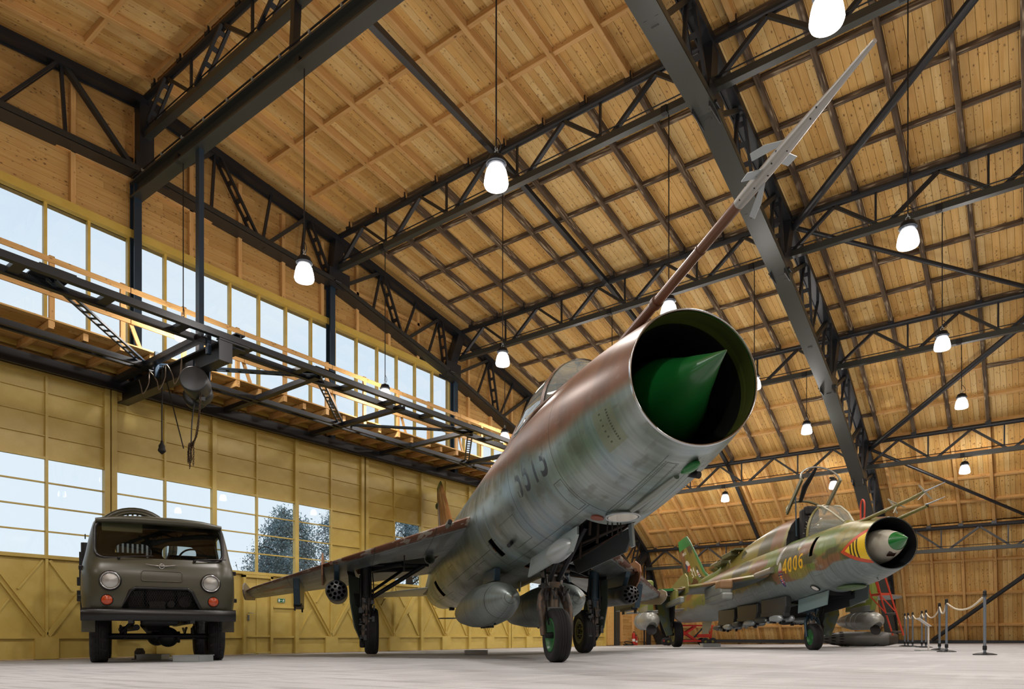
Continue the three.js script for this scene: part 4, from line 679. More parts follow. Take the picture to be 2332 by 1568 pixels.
// wings ------------------------------------------------------------
{
  const W = 1024, H2 = 1024;
  const map = tex(W, H2, (u, v, i, j) => {
    const low = u < .5, c0 = low ? u * 2 : (u - .5) * 2, n = fbm(c0 * 10, v * 12, 3, 5, 0, 0), n2 = fbm(c0 * 40, v * 60, 9, 4), worn = smooth(.6, .66, n2);
    let c = low ? mix3(hex(0x8f979a), hex(0x6f7878), smooth(.3, .7, n)) : mix3(hex(0x7a5238), hex(0x5e6a3e), smooth(.45, .55, fbm(c0 * 3, v * 4, 2, 3)));
    const stain = smooth(.6, .75, fbm(c0 * 5 + n * .4, v * 30, 12, 4)); if (low) c = mix3(c, hex(0x54564f), stain * .5);
    const le = .05 + .02 * fbm(v * 40, 3, 4, 3); if (c0 < le) c = mix3(hex(0x734a34), hex(0xa9a499), worn * .9); else if (c0 < le + .02) c = mix3(c, hex(0x9da3a2), .6);
    const pl = [.065, .32, .55, .8]; for (const x of pl) if (Math.abs(c0 - x) < .0016) c = mix3(c, hex(0x2c2e2e), .75); for (const y of [.2, .38, .5, .66, .82]) if (Math.abs(v - y) < .0014) c = mix3(c, hex(0x2c2e2e), .6);
    if (Math.abs(c0 - .085) < .003 && (v * 220) % 1 < .45) c = mix3(c, hex(0x25282a), .7);
    const rr = Math.hypot((c0 - .42) * 3.2, (v - .72) * 5.2); if (low && rr < .46) { const ang = Math.atan2(c0 - .42, v - .72); const col = ang > 2.1 || ang < -2.1 ? hex(0x394e78) : ang > 0 ? hex(0xb8b8b0) : hex(0x9a4a38); c = mix3(c, col, .45 + .2 * n); }
    return c;
  }, { rep: false });
  const mw = std({ map, roughness: .42, metalness: .45 });
  const LE = R => -5.35 - (R - .9) * 1.427, TE = R => -12.0 - (R - .9) * .27, UP = R => -.13 * (R - .9) - .02;
  const secs = [.55, 1.2, 2, 3, 4, 4.75, 5.0].map((R, i) => ({ p: [LE(R) - (i === 6 ? .25 : 0), UP(R), R], chord: LE(R) - TE(R) - (i === 6 ? .3 : 0), thick: (LE(R) - TE(R)) * .052 }));
  let g = foil(secs, [0, 1, 0], 16);
  const well = extr([[-8.2, 1.05], [-8.6, 2.15], [-9.2, 2.6], [-9.9, 2.55], [-10.2, 1.2]], .5); well.rotateX(Math.PI / 2); well.translate(0, -.34, 0);
  g = cut(g, [well], mw);
  const gl = mirrorZ(g); mesh('wing', put7(g), mw, S7); mesh('wing', put7(gl), mw, S7);
  for (const s of [1, -1]) {
    const Z = z => s * z;
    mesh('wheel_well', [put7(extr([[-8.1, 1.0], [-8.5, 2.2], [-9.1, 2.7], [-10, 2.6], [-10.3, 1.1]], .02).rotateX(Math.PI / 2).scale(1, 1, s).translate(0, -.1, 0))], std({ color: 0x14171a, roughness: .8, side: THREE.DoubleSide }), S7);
    mesh('well_strut', [put7(cyl([-9.6, -.24, Z(1.3)], [-9.45, -.3, Z(2.4)], .045, 10)), put7(cyl([-9.1, -.22, Z(1.15)], [-9.0, -.26, Z(2.3)], .03, 8)), put7(cyl([-8.7, -.26, Z(1.7)], [-9.4, -.3, Z(2.35)], .05, 10))], M.gearDark, S7);
    const fence = (R, a0, a1, hu, hd) => { const u = UP(R), gg = extr([[a0 + .16, u - .02], [a0 + .12, u + hu * .5], [a0 - .12, u + hu], [a0 - .45, u + hu * .9], [a1, u + .06], [a1, u - .06], [a0 - .4, u - hd * .95], [a0 - .2, u - hd], [a0 + .06, u - hd * .55]], .03, .006); gg.translate(0, 0, Z(R)); return put7(gg); };
    mesh('wing_fence', fence(3.22, LE(3.22), LE(3.22) - 1.9, .24, .36), std({ color: 0x8a6248, roughness: .45, metalness: .2 }), S7); mesh('wing_fence', fence(4.97, LE(4.97) + .05, LE(4.97) - 1.7, .16, .2), std({ color: 0x8f8474, roughness: .45, metalness: .4 }), S7);
    const gun = [cyl(ax7(LE(1.2) - .2, UP(1.2), Z(1.2)), ax7(LE(1.2) + .16, UP(1.2), Z(1.2)), .042, 16)]; mesh('gun_fairing', gun, M.alu, S7); mesh('gun_muzzle', cyl(ax7(LE(1.2) + .1, UP(1.2), Z(1.2)), ax7(LE(1.2) + .22, UP(1.2), Z(1.2)), .034, 16), M.gearDark, S7); mesh('muzzle_bore', cyl(ax7(LE(1.2) + .2, UP(1.2), Z(1.2)), ax7(LE(1.2) + .223, UP(1.2), Z(1.2)), .02, 12), M.black, S7);
    mesh('position_light', cyl(ax7(LE(3.05) - .05, UP(3.05) - .02, Z(3.05)), ax7(LE(3.05) + .03, UP(3.05) - .02, Z(3.05)), .035, 12), std({ color: 0x4a3026, roughness: .3 }), S7);
    // pylons
    const pyl = (R, a0, len, h, w, slant = .2) => { const gg = extr([[0, 0], [-len, 0], [-len + .12, -h], [-slant, -h], [-.06, -h * .4]], w, .012); gg.translate(a0, UP(R) - .05, Z(R)); return put7(gg); };
    mesh('pylon', pyl(2.955, -8.55, 1.3, .26, .1), M.gearBlue, S7, 'blue-grey weapon pylon'); mesh('pylon', pyl(3.78, -9.85, 1.5, .5, .13), M.gearBlue, S7, 'blue-grey empty weapon pylon');
    mesh('pylon_shoe', [put7(box(.7, .07, .16, -10.55, UP(3.78) - .56, Z(3.78))), put7(box(.1, .1, .03, -10.3, UP(3.78) - .62, Z(3.84))), put7(box(.1, .1, .03, -10.75, UP(3.78) - .62, Z(3.72)))], M.gearDark, S7);
    mesh('whip_probe', [cyl(ax7(-7.6, UP(1.9) - .12, Z(1.75)), ax7(-7.62, UP(1.9) - .34, Z(1.75)), .012, 6), cyl(ax7(-7.62, UP(1.9) - .34, Z(1.75)), ax7(-7.62, UP(1.9) - .4, Z(1.75)), .022, 8)], M.gearDark, S7);
    mesh('vent_scoop', put7(revX([[-.2, 0], [-.15, .07], [.02, .1], [.05, .09], [-.05, .05]], 16).translate(-8.0, UP(1.25) - .2, Z(1.25))), M.alu, S7);
  }
}
{ // fin and tailplanes
  const map = tex(256, 512, (u, v) => { const low = u < .5, c0 = low ? u * 2 : u * 2 - 1, n = fbm(c0 * 6, v * 8, 3, 4); let c = mix3(hex(0x9a6a3e), hex(0x7d5230), smooth(.4, .6, n)); c = mix3(c, hex(0xa88a5a), smooth(.55, .7, fbm(c0 * 12, v * 4, 7, 3))); if (v > .86 - c0 * .03) c = hex(0x2c5a34); if (v > .35 && v < .7 && c0 > .72 && c0 < .9) { c = c0 > .82 ? hex(0xd8d8d8) : hex(0x3a4c8c); } return c; }, { rep: false });
  const mf = std({ map, roughness: .45, metalness: .1 });
  const fs = [[.3, -11.6, 4.9], [.8, -12.4, 4.0], [1.6, -13.5, 3.1], [2.6, -14.85, 2.05], [3.2, -15.7, 1.4], [3.44, -16.1, 1.0]].map(([u, le, ch]) => ({ p: [le, u, 0], chord: ch, thick: ch * .05 }));
  const fin = mesh('tail_fin', put7(foil(fs, [0, 0, 1], 12)), mf, S7, 'brown and tan tail fin with green tip');
  mesh('fin_light', put7(new THREE.SphereGeometry(.1, 14, 10).scale(2.2, 1, .6).translate(-17.0, 2.86, 0)), std({ color: 0x2c4a34, roughness: .4 }), S7);
  const ts = [[.45, -13.5, 2.6], [1.2, -14.3, 1.9], [2.1, -15.35, 1.1]].map(([R, le, ch]) => ({ p: [le, -.12 - R * .02, R], chord: ch, thick: ch * .05 }));
  const tp = foil(ts, [0, 1, 0], 10), mt = std({ color: 0x9aa09a, roughness: .42, metalness: .6, bumpMap: speck, bumpScale: .001 });
  const tm = mirrorZ(tp); mesh('tailplane', put7(tp), mt, S7); mesh('tailplane', put7(tm), mt, S7);
  for (const s of [1, -1]) mesh('tailplane_root', put7(box(1.4, .12, .12, -14.4, -.13, s * .6)), M.gearDark, S7);
}
// undercarriage ------------------------------------------------------
{
  const nw = mesh('nose_wheel', tyre(.362, .235).translate(0, .36, 0), M.rubber, S7, 'black ribbed nose wheel tyre');
  mesh('hub', revZ([[0, -.05], [.05, -.055], [.09, -.02], [.19, -.03], [.2, -.1], [.232, -.1], [.232, .1], [.2, .1], [.19, .03], [.09, .02], [.05, .055], [0, .05]], 32).translate(0, .36, 0), M.hubGreen, nw, 'green wheel hub');
  mesh('axle', revZ([[0, -.17], [.035, -.17], [.045, -.06], [.045, .06], [.035, .17], [0, .17]], 16).translate(0, .36, 0), M.gearDark, nw);
  const arm = s => tube([[0, .36, s * .18], [-.03, .52, s * .19], [-.1, .74, s * .19], [-.15, .9, s * .15], [-.17, 1.02, s * .08]], [.045, .05, .065, .07, .06], 12);
  for (const s of [1, -1]) mesh('fork_arm', arm(s), M.worn, S7);
  mesh('shock_strut', [cyl([-.17, .86, 0], [-.22, 1.5, 0], .07, 18), cyl([-.16, .74, 0], [-.17, .9, 0], .085, 18), cyl([-.175, 1.0, 0], [-.18, 1.08, 0], .1, 18)], M.gearSteel, S7);
  mesh('piston', cyl([-.165, .8, 0], [-.172, 1.0, 0], .062, 18), M.chrome, S7);
  { const Q = rng(41), bits = []; for (let i = 0; i < 40; i++) { const y = .85 + .65 * Q(), x = -.16 + (Q() - .4) * .24, z = (Q() - .5) * .36; bits.push(Q() < .5 ? rbox(.03 + Q() * .06, .03 + Q() * .08, .03 + Q() * .05, .006, x, y, z) : cyl([x, y, z], [x + (Q() - .5) * .14, y + (Q() - .5) * .2, z + (Q() - .5) * .12], .008 + Q() * .012, 7)); } mesh('strut_fittings', bits, M.gearFit, S7).userData.kind = 'stuff'; }
  mesh('scissor_link', [cyl([-.16, 1.06, .1], [-.1, 1.2, .1], .028, 8), cyl([-.16, 1.06, -.1], [-.1, 1.2, -.1], .028, 8), cyl([-.1, 1.18, -.13], [-.1, 1.18, .13], .03, 10)], M.gearSteel, S7);
  mesh('yoke', [rbox(.2, .3, .3, .04, -.2, 1.3, 0), cyl([-.2, 1.25, -.24], [-.2, 1.25, .24], .035, 12), rbox(.14, .3, .1, .03, -.2, 1.42, .12), rbox(.14, .3, .1, .03, -.2, 1.42, -.12)], M.worn, S7);
  mesh('steering_rod', cyl([-.15, 1.25, .24], [-.1, 1.22, .34], .02, 10), M.gearBlue, S7); mesh('steering_rod', cyl([-.2, 1.2, -.2], [-.75, 1.16, -.42], .03, 10), M.gearBlue, S7);
  mesh('drag_brace', [cyl([-.15, 1.1, .06], [.9, 1.68, .1], .032, 10), cyl([-.15, 1.1, -.06], [.9, 1.68, -.1], .032, 10), cyl([-.2, 1.45, 0], [-.9, 1.68, 0], .04, 10)], M.gearDark, S7);
  mesh('brake_hose', tube([[-.1, 1.3, .15], [-.02, 1.05, .14], [-.1, .8, .12], [-.04, .5, .1]], .012, 6, true, 20), M.cable, S7);
  // bay doors
  const door = (pts, th, rx, p) => { const g = extr(pts, th, .006); g.rotateX(rx); g.rotateZ(S7P); g.translate(...p); return g; };
  const dm = std({ color: 0x9aa7a9, roughness: .4, metalness: .55, bumpMap: speck, bumpScale: .0015 });
  const dR = mesh('gear_door', door([[-1.15, 0], [.78, 0], [.84, -.1], [.76, -.27], [-.1, -.29], [-1.1, -.31]], .03, -.22, ax7(-2.88, -.8, .3)), dm, S7, 'grey hinged nose gear door');
  { const b = new THREE.SphereGeometry(1, 24, 14).scale(.46, .13, .1).rotateX(-.22).rotateZ(S7P).translate(...ax7(-2.62, -.98, .35)); mesh('wheel_bulge', b, M.galv, dR); }
  mesh('gear_door', door([[-1.2, 0], [.8, 0], [.86, -.08], [.6, -.22], [-1.1, -.24]], .03, .25, ax7(-2.95, -.8, -.3)), std({ color: 0x33383a, roughness: .5, metalness: .4 }), S7, 'dark inner face of nose gear door');
  mesh('front_bay_door', door([[0, 0], [.09, 0], [.07, -.24], [.0, -.24]], .03, .1, ax7(-2.02, -.78, -.26)), dm, S7);
  // main legs
  for (const s of [1, -1]) {
    const Z = z => s * z, X = -5.55;
    const w = mesh('main_wheel', tyre(.47, .27, 44).translate(X, .445, Z(2.28)), M.rubber, S7, 'black main wheel tyre');
    mesh('hub', revZ([[0, -.1], [.06, -.11], [.07, -.08], [.2, -.07], [.23, -.11], [.29, -.115], [.29, .115], [.23, .11], [.2, .07], [.07, .08], [.06, .11], [0, .1]], 32).translate(X, .445, Z(2.28)), M.hubOlive, w, 'olive wheel hub');
    mesh('hub_bolts', Array.from({ length: 8 }, (_, i) => { const t = i / 8 * 6.283; return new THREE.CylinderGeometry(.014, .014, .25, 8).rotateX(Math.PI / 2).translate(X + .14 * Math.cos(t), .445 + .14 * Math.sin(t), Z(2.28)); }), M.gearDark, w);
    const XL = X + .3, top = ax7(-9.1, -.26, Z(2.4));
    const leg = mesh('oleo_leg', [cyl([XL, .62, Z(2.38)], top, .11, 18), cyl([XL, .4, Z(2.38)], [XL, .75, Z(2.38)], .075, 16), cyl([XL, 1.12, Z(2.38)], [XL, 1.17, Z(2.39)], .14, 18)], s > 0 ? M.gearDark : M.gearBlue, S7);
    mesh('axle', cyl([X, .445, Z(2.14)], [X, .445, Z(2.5)], .05, 12), M.gearDark, S7); mesh('axle_arm', bar([XL, .5, Z(2.42)], [X, .445, Z(2.44)], RECT(.1, .14)), M.gearDark, S7);
    mesh('torque_link', [cyl([XL + .1, .95, Z(2.39)], [XL + .2, .74, Z(2.39)], .03, 8), cyl([XL + .2, .74, Z(2.39)], [XL + .05, .5, Z(2.39)], .03, 8), rbox(.16, .2, .16, .03, XL + .06, .7, Z(2.39)), rbox(.12, .26, .14, .03, XL + .04, .45, Z(2.42)), rbox(.18, .3, .2, .04, XL + .02, .98, Z(2.4))], M.worn, leg);
    { const Q = rng(s > 0 ? 31 : 37), bits = []; for (let i = 0; i < 46; i++) { const y = .3 + .8 * Q(), x = XL + .02 + (Q() - .3) * .2, z = Z(2.38) + (Q() - .5) * .3; bits.push(Q() < .5 ? rbox(.03 + Q() * .07, .03 + Q() * .1, .03 + Q() * .06, .006, x, y, z) : cyl([x, y, z], [x + (Q() - .5) * .16, y + (Q() - .5) * .16, z + (Q() - .5) * .12], .008 + Q() * .014, 7)); } mesh('brake_fittings', bits, M.gearFit, leg).userData.kind = 'stuff'; }
    mesh('side_brace', [cyl([XL, 1.08, Z(2.34)], ax7(-9.0, -.24, Z(1.25)), .045, 12)], M.gearDark, S7); mesh('side_brace', [cyl([XL - .05, 1.2, Z(2.34)], ax7(-9.5, -.24, Z(1.6)), .03, 10)], M.gearDark, S7);
    mesh('hydraulic_lines', [tube([[XL + .13, 1.6, Z(2.33)], [XL + .14, 1.2, Z(2.3)], [XL + .16, .9, Z(2.33)], [XL + .08, .6, Z(2.3)]], .014, 6, true, 16), tube([[XL + .06, 1.6, Z(2.27)], [XL + .09, 1.3, Z(2.25)], [XL + .08, .95, Z(2.28)]], .012, 6, true, 14), cyl([XL + .1, .95, Z(2.5)], [XL + .08, 1.55, Z(2.5)], .026, 10)], M.cable, leg);
    const dg = (pts, z, tilt, y) => { const g = extr(pts, .025, .005); g.rotateX(s * tilt); g.rotateY(-s * .5); g.translate(X, y, Z(z)); return g; };
    mesh('leg_door', dg([[-.26, 0], [.26, .05], [.34, -.5], [.3, -1.0], [.12, -1.28], [-.14, -1.22], [-.36, -.75]], 2.6, .14, 1.52), std({ color: 0x5c675e, roughness: .45, metalness: .3 }), S7, 'curved grey-green leg door');
    mesh('leg_door', dg([[-.12, 0], [.14, 0], [.12, -.75], [-.14, -.82]], 2.7, .26, 1.7), M.gearDark, S7);
    mesh('brake_unit', [rbox(.1, .26, .12, .04, X + .1, .24, Z(2.46)), cyl([X + .05, .16, Z(2.42)], [X + .14, .3, Z(2.42)], .07, 12)], M.gearDark, S7);
  }
}
// stores under the big jet -------------------------------------------
const toWorld7 = p => { S7.updateMatrixWorld(); return V(...p).applyMatrix4(S7.matrixWorld); };
function store(name, label, cat, at, yaw, group) { const w = toWorld7(at); const o = thing(name, label, cat, [w.x, w.y, w.z], yaw === undefined ? S7.rotation.y : yaw, group); return o; }
const tankMat = std({ map: tex(512, 256, (u, v) => { const st = vnoise(u * 8, v * 300, 4, 8, 300), n = fbm(u * 8, v * 8, 9, 4, 8, 8); let c = mix3(hex(0x9aa3a0), hex(0x6f7b7a), clamp(st * .6 + n * .4)); for (const x of [.18, .42, .66, .86]) if (Math.abs(v - x) < .002) c = hex(0x2a2c2c); if (Math.abs(u - .22) < .003 || Math.abs(u - .72) < .003) c = mix3(c, hex(0x2a2c2c), .7); if (v > .965) c = mix3(c, hex(0x8f7454), smooth(.35, .6, n)); return c; }), roughness: .4, metalness: .65 });
for (const [s, lab] of [[1, 'grey metal drop tank under the belly, nearer the left wing'], [-1, 'grey metal drop tank under the belly, behind the nose wheel']]) {
  const p = ax7(-4.35, 0, s * .5); const T = store('drop_tank', lab, 'fuel tank', [p[0], .9, p[2]], undefined, 'belly drop tanks');
  const body = revX([[-4.9, .02], [-4.6, .1], [-4, .22], [-3, .31], [-2.2, .345], [-1.6, .345], [-1, .315], [-.5, .235], [-.2, .145], [-.04, .05], [0, 0]], 40); body.rotateZ(S7P * .6); mesh('tank_body', body, tankMat, T);
  for (const k of [1, -1]) { const f = extr([[0, 0], [-.5, 0], [-.6, .3], [-.25, .3]], .02, .004); f.rotateX(k * Math.PI / 2); f.translate(-4.1, -.2, k * .16); mesh('tail_fin', f, tankMat, T); }
  mesh('drain_plugs', Array.from({ length: 9 }, (_, i) => new THREE.SphereGeometry(.02, 8, 6).translate(-1.1 - i * .16, -.375 + (i < 1 || i > 7 ? .04 : 0) - .03, .02)), M.gearDark, T);
  const py = mesh('pylon', extr([[-.05, 0], [-.95, 0], [-.9, .17], [.0, .17]], .1, .012).translate(-1.0, .31, 0), M.gearBlue, T, 'blue-grey tank pylon');
}
function rocketPod(label, at, yaw, front, group) {
  const P = store('rocket_pod', label, 'rocket pod', at, yaw, group); const dk = std({ color: 0x3f4142, roughness: .42, metalness: .5 });
  const holes = []; for (let i = 0; i < 11; i++) { const t = i / 11 * 6.283; holes.push([Math.cos(t) * .143, Math.sin(t) * .143]); } for (let i = 0; i < 5; i++) { const t = i / 5 * 6.283 + .3; holes.push([Math.cos(t) * .07, Math.sin(t) * .07]); }
  mesh('body', revX([[-1.75, .1], [-1.6, .18], [-1.3, .205], [-.1, .205]], 36), dk, P);
  const dome = revX([[-.6, 0], [-.6, .204], [-.1, .206], [-.03, .2], [.05, .165], [.1, .11], [.13, .05], [.135, 0]], 40);
  mesh('nose', cut(dome, holes.map(([y, z]) => new THREE.CylinderGeometry(.03, .03, 1.2, 14).rotateZ(Math.PI / 2).translate(.25, y, z)), dk), dk, P, 'rounded nose full of launch tubes');
  for (const [y, z] of holes) mesh('launch_tube', revX([[-.34, .0295], [-.02, .0295]], 14).translate(0, y, z), std({ color: 0x0a0a0b, roughness: .7, side: THREE.DoubleSide }), P);
  mesh('lug', rbox(.5, .08, .08, .02, -.7, .21, 0), dk, P);
  return P;
}
for (const [s, lab] of [[1, 'dark rocket pod full of round tubes under the left-hand wing'], [-1, 'dark rocket pod with round tubes right of the nose gear']]) rocketPod(lab, ax7(-8.45, -.83, s * 2.955), undefined, 0, 'rocket pods under the big jet');
// ---------------------------------------------------------------- the camouflaged jet behind
const S22 = thing('swing_wing_jet', 'green and brown camouflaged jet numbered 4006 with open canopy', 'jet', [-4.2, floorY(-4.2), -17.59], Math.atan2(-.8007, .599));
const P22 = .044, L22 = [3.4, 2.098, 0];
const ax22 = (a, u, r) => [L22[0] + a * Math.cos(P22) - u * Math.sin(P22), L22[1] + a * Math.sin(P22) + u * Math.cos(P22), r];
function put22(g) { g.rotateZ(P22); g.translate(...L22); return g; }
const R22 = [[-15.6, .55], [-14, .62], [-12, .72], [-10, .78], [-8, .8], [-6, .8], [-4, .78], [-3, .755], [-2, .715], [-1, .66], [-.5, .6], [-.15, .535], [0, .5]];
const r22 = a => interp(R22, a)[0];
const camo = (x, y, s) => { const a = fbm(x, y, s, 3), b = fbm(x * 1.1 + 7, y * 1.1, s + 5, 3), c = fbm(x * 1.3 + 3, y * 1.3 + 9, s + 9, 3); let k = hex(0x7d7434); k = mix3(k, hex(0x5f7034), smooth(.5, .58, a)); k = mix3(k, hex(0x76543a), smooth(.56, .64, b)); k = mix3(k, hex(0x4a4a34), smooth(.6, .64, c)); return k; };
{
  const W = 2048, H2 = 1024, LEN = 15.6, [cv, k] = cnv(W, H2); k.fillStyle = '#000'; k.fillRect(0, 0, W, H2);
  const U = a => -a / LEN * W, A = d => d / 360 * H2;
  const side = (a, d, f) => { k.save(); k.translate(U(a), A(d)); k.scale(-1, -1); f(k); k.restore(); };          // right-hand side: reads tail to nose
  const mA = W / LEN, mD = H2 / (2 * Math.PI * .75);                                                             // pixels per metre along / around
  // triangle warning mark
  const tri = (pts, col) => { k.fillStyle = col; k.beginPath(); pts.forEach(([a, d], i) => i ? k.lineTo(U(a), A(d)) : k.moveTo(U(a), A(d))); k.fill(); };
  for (const m of [d => d, d => 360 - d]) {
    tri([[0, m(124)], [-.72, m(84)], [0, m(40)]], '#c8482a'); tri([[0, m(115)], [-.58, m(84)], [0, m(50)]], '#e8c22a'); k.save();
    k.beginPath(); [[0, m(115)], [-.58, m(84)], [0, m(50)]].forEach(([a, d], i) => i ? k.lineTo(U(a), A(d)) : k.moveTo(U(a), A(d))); k.clip(); k.fillStyle = '#15150f'; for (const a of [-.23, -.32, -.41]) k.fillRect(U(a + .018), 0, .036 * mA, H2); k.restore();
  }
  // number
  side(-2.82, 78.5, q => { q.fillStyle = '#e9b41e'; q.font = 'bold 100px sans-serif'; q.textAlign = 'center'; ['4', '0', '0', '6'].forEach((t, i) => { q.save(); q.translate((-.42 + i * .28) * mA, 0); q.scale(.55, .92 * .38 * mD / 73 ); q.fillText(t, 0, 0); q.restore(); }); });
  // badges
  side(-3.5, 78, q => { q.scale(mA, mD); q.save(); q.beginPath(); q.ellipse(0, 0, .115, .3, 0, 0, 7); q.clip(); q.fillStyle = '#1d2a6e'; q.fillRect(-.2, -.4, .4, .8); q.fillStyle = '#b9bab5'; q.fillRect(-.2, -.4, .4, .3); q.fillStyle = '#c8382e'; for (let i = 0; i < 5; i++) { q.beginPath(); q.moveTo(-.1 + i * .045, -.02); q.lineTo(-.085 + i * .045, -.16 - (i % 2) * .05); q.lineTo(-.06 + i * .045, -.02); q.fill(); } q.beginPath(); q.moveTo(-.06, 0); q.lineTo(.06, 0); q.lineTo(.03, .28); q.fill(); q.restore();
    q.fillStyle = '#16161a'; q.fillRect(-.115, -.06, .23, .045); q.fillStyle = '#d8d8c8'; for (let i = 0; i < 9; i++) q.fillRect(-.105 + i * .024, -.055 + (i % 3) * .008, .012, .026); q.fillStyle = '#c8ccd8'; q.fillRect(-.075, .11, .15, .012); q.fillRect(-.06, .16, .05, .03); q.fillRect(.05, .15, .03, .03); q.save(); q.scale(.01, .01); q.textAlign = 'center'; q.fillStyle = '#e0d84a'; q.font = 'bold 3.2px sans-serif'; q.fillText('INTERNATIONAL', 0, 4); q.font = 'bold 3.8px sans-serif'; q.fillText('AIR TATTOO', 0, 8.6); q.restore(); });
  side(-3.65, 118, q => { q.scale(mA, mD); q.fillStyle = '#c9c8c0'; q.beginPath(); q.ellipse(0, .02, .1, .25, .1, 0, 7); q.fill(); q.strokeStyle = '#2c3468'; q.lineWidth = .012; q.stroke(); q.strokeStyle = '#777'; for (let i = 0; i < 4; i++) { q.beginPath(); q.ellipse(0, .06, .03 + i * .018, .05 + i * .035, 0, 0, 7); q.stroke(); } });
  side(-2.62, 130, q => { q.scale(mA, mD); q.fillStyle = '#b4b4ac'; q.beginPath(); q.moveTo(-.07, -.2); q.lineTo(.08, -.2); q.lineTo(.07, .14); q.lineTo(0, .21); q.lineTo(-.07, .14); q.fill(); q.strokeStyle = '#333'; q.lineWidth = .012; for (let i = 0; i < 5; i++) { q.beginPath(); q.moveTo(-.05 + i * .025, -.16); q.lineTo(-.03 + i * .02, .12); q.stroke(); } q.strokeStyle = '#c8b832'; q.lineWidth = .025; q.beginPath(); q.moveTo(-.07, .14); q.lineTo(0, .21); q.lineTo(.07, .14); q.stroke(); });
  side(-2.0, 66, q => { q.scale(mA, mD); q.fillStyle = '#a8a23c'; for (let i = 0; i < 4; i++) q.fillRect(-.62, -.06 + i * .045, .2 - (i % 2) * .05, .012); });
  const im = k.getImageData(0, 0, W, H2).data;
  const [c2, l] = cnv(W, H2); l.fillStyle = '#000'; l.fillRect(0, 0, W, H2); l.strokeStyle = '#fff'; l.lineWidth = 1.3; for (const a of [-1.2, -2.1, -4.2, -5.4, -7.1, -8.8, -10.5, -12.2, -14]) { l.beginPath(); l.moveTo(U(a), 0); l.lineTo(U(a), H2); l.stroke(); }
  for (const [a0, a1, d0, d1] of [[-1.6, -2.0, 58, 84], [-4.4, -5.2, 60, 80], [-5.6, -6.6, 40, 60], [-8, -9, 30, 54], [-10.8, -11.8, 40, 70], [-12.4, -13.6, 30, 60]]) for (const m of [0, 1]) l.strokeRect(U(a0), A(m ? 360 - d1 : d0), U(a1) - U(a0), A(d1 - d0));
  l.fillStyle = '#fff'; for (let i = 0; i < 5; i++) { l.fillRect(U(-8.4 - i * .07), A(52), 3, 14); } for (let i = 0; i < 3; i++) l.fillRect(U(-7.8 - i * .1), A(62), 4, 12);
  const lm = l.getImageData(0, 0, W, H2).data;
  const map = tex(W, H2, (u, v, i, j) => {
    const a = -u * LEN, deg = v * 360, half = deg > 180 ? 360 - deg : deg, o = (j * W + i) * 4, st = vnoise(u * 500, v * 10, 3, 500, 10), n = fbm(u * 14, v * 7, 6, 4, 14, 7);
    let c = camo(u * 11, v * 9 + (deg > 180 ? 3 : 0), 3); const e = 68 + (fbm(u * 16, deg > 180 ? 2.5 : .5, 15, 2) - .5) * 26 + (a < -4 ? 6 : 0);
    const g = mix3(hex(0x76827f), hex(0x5d6a6c), n); c = mix3(g, c, smooth(e - 2, e + 2, half));
    const kk = .9 + .18 * st; c = [c[0] * kk, c[1] * kk, c[2] * kk]; c = mix3(c, hex(0x8c9a9a), smooth(.66, .8, fbm(u * 60, v * 30, 18, 3, 60, 30)) * .35);
    const m = im[o] + im[o + 1] + im[o + 2]; if (m > 24) c = mix3(c, [im[o] / 255, im[o + 1] / 255, im[o + 2] / 255], .93);
    return mix3(c, hex(0x23251f), lm[o] / 255 * .7);
  });
  M.su22 = std({ map, roughness: .36, metalness: .12 });
  const seg = 64, n = 70, ringP = (a, rr, w) => { const t = w * 2 * Math.PI; return V(a, -rr * Math.cos(t), rr * Math.sin(t)); }, tO = t => t * t * .35 + t * .65, aAt = t => -LEN * t;
  const outer = grid(n, seg, (i, j) => ringP(aAt(tO(i)), r22(aAt(tO(i))), j), (i, j) => [tO(i), j]), inner = grid(n, seg, (i, j) => ringP(aAt(tO(i)), r22(aAt(tO(i))) - .014, j), (i, j) => [tO(i), j], true);
  const rf = (a, fl) => grid(1, seg, (i, j) => ringP(a, r22(a) - .014 * i, j), () => [.001, .9], fl);
  const shell = mergeGeometries([outer, inner, rf(0, true), rf(-LEN, false)].map(norm));
  const slot = new THREE.BoxGeometry(.17, .46, .3); slot.rotateX(-.42); slot.translate(-1.93, .28, .66);
  const bay = new THREE.BoxGeometry(2.3, .7, .5); bay.translate(-3.2, -.8, 0);
  const pit = new THREE.BoxGeometry(1.05, .9, .74); pit.translate(-3.25, .8, 0);
  mesh('fuselage', put22(cut(shell, [slot, bay, pit], M.su22)), M.su22, S22);
  mesh('slot_liner', put22(box(.3, .6, .04, -1.93, .22, .5, 0, -.42)), M.black, S22);
  mesh('intake_lip', put22(revX([[-.02, .488], [.006, .494], [.004, .5], [-.02, .503]], 60)), std({ color: 0x3a4044, roughness: .3, metalness: .6 }), S22);
  mesh('intake_duct', put22(revX([[-2.6, .3], [-1.5, .45], [-.02, .488]], 52)), std({ color: 0x1a1c20, roughness: .45, side: THREE.DoubleSide }), S22);
  const body = mesh('centre_body', put22(revX([[-1.6, .18], [-1.1, .3], [-.7, .34], [-.35, .325], [-.1, .27], [.1, .205], [.2, .17]], 48)), std({ color: 0xb9b5a6, roughness: .35 }), S22, 'pale cream intake centre body');
  mesh('sensor_window', put22(box(.13, .02, .14, .06, -.215, .03, 0, 0, .55)), std({ color: 0x2a1c14, roughness: .1 }), body);
  mesh('cone_tip', put22(revX([[.19, .172], [.26, .15], [.4, .075], [.55, .006], [.555, 0]], 40)), phys({ color: 0x156a2c, roughness: .25, clearcoat: .6 }), S22, 'green pointed cone tip');
